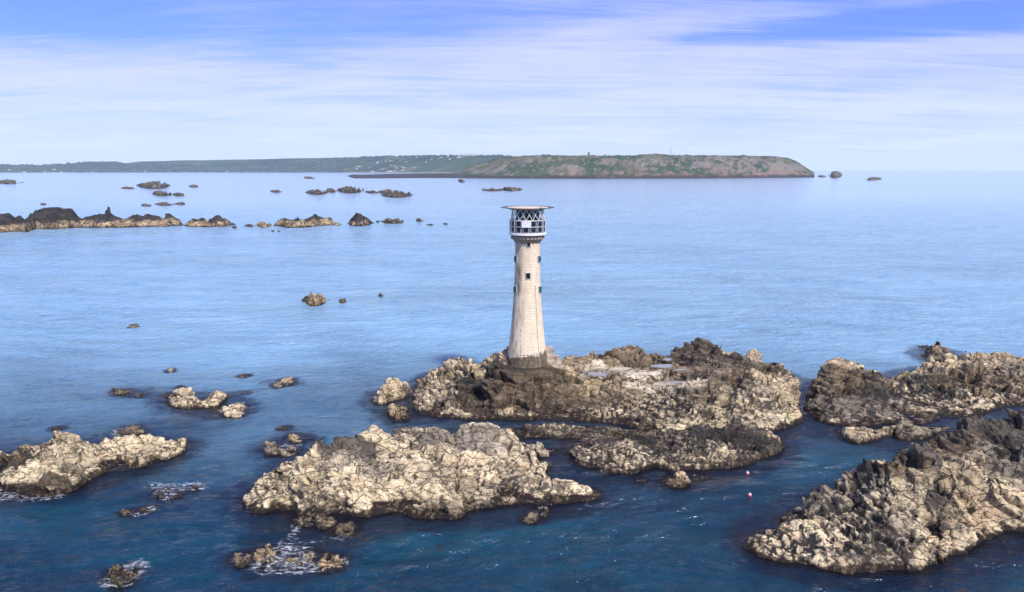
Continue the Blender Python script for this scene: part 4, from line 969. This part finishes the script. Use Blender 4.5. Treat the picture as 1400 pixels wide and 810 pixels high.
# mooring buoys
M_buoy = simple('pink_plastic', (.75, .10, .16), .4, 0, .15, 6)
for px, py, lb in ((1022, 650, 'upper pink-and-white mooring buoy in the right channel'), (1025, 680, 'lower pink-and-white mooring buoy in the right channel')):
    x, y = un(px, py); t_ = empty('mooring_buoy', (x, y, .2)); tag(t_, lb, 'buoy', 'mooring buoys in the channel')
    bm = bmesh.new(); lathe(bm, [(.05, -.25), (.20, -.12), (.26, .05), (.24, .2)], 20); mesh_from(bm, 'float_body', t_, M_buoy, True)
    bm = bmesh.new(); lathe(bm, [(.238, .203), (.17, .33), (.06, .40)], 20); tp = mesh_from(bm, 'float_top', t_, M_white, True)
    bm = bmesh.new(); bmesh.ops.create_cone(bm, cap_ends=True, segments=10, radius1=.05, radius2=.05, depth=.12, matrix=Matrix.Translation((0, 0, .45))); mesh_from(bm, 'ring_eye', tp, M_box)

# ------------------------------------------------------------------ far shore: houses, woods, masts
M_wall = simple('rendered_wall', (.60, .57, .52), .8, 0, .1, .2)
M_roof = simple('slate_roof', (.16, .13, .12), .8, 0, .3, .2)
def house_mesh(w, d, h, rh):
    bm = bmesh.new(); box(bm, (0, 0, h/2-2), (w, d, h+4)); me_w = bpy.data.meshes.new('wall'); bm.to_mesh(me_w); bm.free(); me_w.materials.append(M_wall)
    bm = bmesh.new(); o_ = .6
    v = [bm.verts.new(p) for p in ((-w/2-o_, -d/2-o_, h), (w/2+o_, -d/2-o_, h), (w/2+o_, d/2+o_, h), (-w/2-o_, d/2+o_, h), (-w/2-o_, 0, h+rh), (w/2+o_, 0, h+rh))]
    for f in ((0, 1, 5, 4), (2, 3, 4, 5), (0, 4, 3), (1, 2, 5), (3, 2, 1, 0)): bm.faces.new([v[i] for i in f])
    me_r = bpy.data.meshes.new('roof'); bm.to_mesh(me_r); bm.free(); me_r.materials.append(M_roof)
    return me_w, me_r
HM = [house_mesh(16, 9, 6, 3), house_mesh(26, 11, 7, 4), house_mesh(12, 10, 9, 3.5), house_mesh(40, 14, 8, 4)]
rng = random.Random(5)
def crest_far(px): return float(np.interp(px, [c[0] for c in co_crest], [c[1] for c in co_crest]))
hcount = 0
for k in range(290):
    cl_ = rng.choice([(195, 22), (240, 20), (205, 30), (350, 30), (385, 16), (410, 18), (530, 22), (545, 14), (620, 25), (470, 40), (300, 60), (120, 60), (60, 50), (640, 14), (330, 250)])
    px = rng.gauss(cl_[0], cl_[1]); 
    if px < -5 or px > 655: continue
    a = (px-700)/F/cp; Yd = un(px, 236.3)[1]+rng.choice([130, 200, 260, 340, 420, 600, 800])+rng.uniform(-40, 60)
    x, y = a*Yd, Yd; z = coast_z(x, y)
    if z < 3 : continue
    mw, mr = HM[rng.choice([0, 0, 1, 1, 2, 3])]
    hs = empty('house', (x, y, z), rng.uniform(-.6, .6)); tag(hs, ('tiny pale house down by the far beach' if z < 14 else 'tiny pale house on the far green hillside') + (', left of the dark domed islet' if px < 187 else (', above the domed islet' if px < 260 else (', left of the reef chain' if px < 418 else (', above the reef chain' if px < 566 else ', near the headland')))), 'house', 'houses along the far shore')
    link('wall', mw, hs); link('roof', mr, hs); hcount += 1
M_leaf = simple('foliage', (.026, .044, .022), .9, 0, .5, .08)
def crown_blob(bm, c, r, rng, sub=1):
    res_ = bmesh.ops.create_icosphere(bm, subdivisions=sub, radius=1, matrix=Matrix.Translation(c) @ Matrix.Diagonal((r*rng.uniform(.8, 1.3), r*rng.uniform(.8, 1.2), r*rng.uniform(.6, .95), 1)))
    for v in res_['verts']: v.co += Vector((rng.uniform(-1, 1), rng.uniform(-1, 1), rng.uniform(-1, 1)))*r*.22
bm = bmesh.new(); rng = random.Random(9)
for k in range(2200):
    px = rng.uniform(-20, 700); a = (px-700)/F/cp; Yd = un(px, 236.3)[1]+rng.uniform(220, 1540) ; x, y = a*Yd, Yd
    if fbm(np.array([x/420]), np.array([y/260]), 901, 5)[0] < .44 and rng.random() < .75 and Yd < un(px, 236.3)[1]+1350: continue
    z = coast_z(x, y)
    for q in range(rng.choice([1, 2, 3])): crown_blob(bm, (x+rng.uniform(-22, 22), y+rng.uniform(-15, 15), z+3), rng.uniform(7, 20), rng)
w_ = mesh_from(bm, 'woodland', None, M_leaf); tag(w_, 'blue-green woods covering the low hills beyond the village', 'woodland', kind='stuff')
bm = bmesh.new(); rng = random.Random(19)
def head_pt(px, dd):
    a = (px-700)/F/cp; yf = un(px, 244.5)[1]; Yd = yf+dd; return a*Yd, Yd
for k in range(420):
    px = rng.choice([rng.gauss(745, 12), rng.uniform(650, 900), rng.uniform(700, 800), rng.uniform(830, 960), rng.uniform(700, 765)]); x, y = head_pt(px, rng.uniform(335, 400)); z = head_z(x, y)
    crown_blob(bm, (x, y, z+.6), rng.uniform(1.6, 4.2), rng)
for k in range(500):
    px = rng.uniform(650, 1050); x, y = head_pt(px, rng.uniform(60, 330)); z = head_z(x, y)
    if fbm(np.array([x/90]), np.array([y/60]), 801, 5)[0] > .5: continue
    crown_blob(bm, (x, y, z+.3), rng.uniform(2, 4.5), rng)
w_ = mesh_from(bm, 'scrub', None, M_leaf); tag(w_, 'dark hedges and scrub along the headland top and slopes', 'scrub', kind='stuff')
M_trunk = simple('bark', (.07, .05, .035), .9, 0, .3, .4)
for i, (px, s_) in enumerate([(690, 5), (734, 6.5), (741, 7.5), (749, 7), (760, 5), (823, 6.5), (827, 5.5), (716, 5), (868, 4.5)]):
    x, y = head_pt(px, 352+rng.uniform(-8, 8)); z = head_z(x, y)
    t_ = empty('tree', (x, y, z)); tag(t_, ('leftmost small tree on the headland skyline', 'first of four clustered trees left of the watchtower', 'tallest of four clustered trees left of the watchtower', 'third of four clustered trees left of the watchtower', 'last low tree of the cluster left of the watchtower', 'rounded tree right of the watchtower and pole', 'smaller tree touching the rounded one right of the watchtower', 'lone tree between the headland left end and the cluster', 'lone tree midway from watchtower to red-roofed building')[i], 'tree', 'trees on the headland skyline')
    bm = bmesh.new(); bmesh.ops.create_cone(bm, cap_ends=True, segments=8, radius1=.5, radius2=.2, depth=s_, matrix=Matrix.Translation((0, 0, s_*.4))); mesh_from(bm, 'trunk', t_, M_trunk)
    bm = bmesh.new()
    for q in range(9): crown_blob(bm, (rng.uniform(-.6, .6)*s_, rng.uniform(-.5, .5)*s_, s_*rng.uniform(.55, 1.0)), s_*rng.uniform(.22, .42), rng)
    mesh_from(bm, 'crown', t_, M_leaf)
# watchtower, mast, red-roofed building, small mast
def at_head(px, dd=330):
    x, y = head_pt(px, dd); return x, y, head_z(x, y)
x, y, z = at_head(801.5, 325); t_ = empty('watchtower', (x, y, z-1)); tag(t_, 'square grey concrete watchtower on the headland top', 'tower')
bm = bmesh.new(); box(bm, (0, 0, 8.5), (8.6, 8.6, 19), .1, .2); mesh_from(bm, 'wall', t_, simple('grey_tower_concrete', (.17, .16, .16), .9, 0, .25, .3))
for zq in (6, 9.5, 13, 16):
    bm = bmesh.new(); box(bm, (-.4, -4.35, zq), (5.6, .3, .7), .1); mesh_from(bm, 'slit_window', t_, M_dark)
bm = bmesh.new(); box(bm, (0, 0, 18.6), (9.2, 9.2, .8), .1, .1); mesh_from(bm, 'roof', t_, M_box)
x, y, z = at_head(909.5, 325); t_ = empty('radio_mast', (x, y, z-1)); tag(t_, 'tall thin radio mast on the headland top beside the red-roofed building', 'mast')
bm = bmesh.new()
for a_ in (0, 2.1, 4.2): bar(bm, (1.0*math.cos(a_), 1.0*math.sin(a_), 0), (.5*math.cos(a_), .5*math.sin(a_), 38), .3)
for q in range(18):
    z_ = q*2.1; bar(bm, (1.0, 0, z_), (-.5, .87, z_+2), .12); bar(bm, (-.5, .87, z_), (-.5, -.87, z_+2), .12); bar(bm, (-.5, -.87, z_), (1.0, 0, z_+2), .12)
mesh_from(bm, 'lattice', t_, M_net)
bm = bmesh.new(); bar(bm, (0, 0, 38), (0, 0, 42), .2); mesh_from(bm, 'aerial', t_, M_net)
x, y, z = at_head(814, 325); t_ = empty('flagpole', (x, y, z-1)); tag(t_, 'short thin pole right of the grey watchtower', 'pole')
bm = bmesh.new(); bar(bm, (0, 0, 0), (0, 0, 15), .35); mesh_from(bm, 'pole', t_, M_net)
bm = bmesh.new(); box(bm, (0, 0, 9), (3.4, .4, .4)); mesh_from(bm, 'crossarm', t_, M_net)
x, y, z = at_head(899, 325); t_ = empty('red_roofed_building', (x, y, z-.5)); tag(t_, 'low building with a red roof on the headland left of the radio mast', 'building')
bm = bmesh.new(); box(bm, (0, 0, 2), (20, 8, 5)); mesh_from(bm, 'wall', t_, M_wall)
bm = bmesh.new(); v = [bm.verts.new(p) for p in ((-11, -5, 4.5), (11, -5, 4.5), (11, 5, 4.5), (-11, 5, 4.5), (-10, 0, 7.5), (10, 0, 7.5))]
for f in ((0, 1, 5, 4), (2, 3, 4, 5), (0, 4, 3), (1, 2, 5), (3, 2, 1, 0)): bm.faces.new([v[i] for i in f])
mesh_from(bm, 'roof', t_, simple('red_roof', (.42, .10, .07), .7, 0, .2, .3))

# ------------------------------------------------------------------ air
bm = bmesh.new(); box(bm, (0, 5200, 124), (31000, 19600, 252)); 
hz = mesh_from(bm, 'haze', None, None); hz['kind'] = 'stuff'; hz['label'] = 'thin blue sea haze'
m = bpy.data.materials.new('haze'); m.use_nodes = True; g = NT(m.node_tree)
out = g.n('ShaderNodeOutputMaterial'); v = g.n('ShaderNodeVolumePrincipled', {'Color': (.72, .87, 1, 1), 'Density': 3.2e-5, 'Anisotropy': 0.0})
g.t.links.new(v.outputs[0], out.inputs['Volume']); hz.data.materials.append(m)
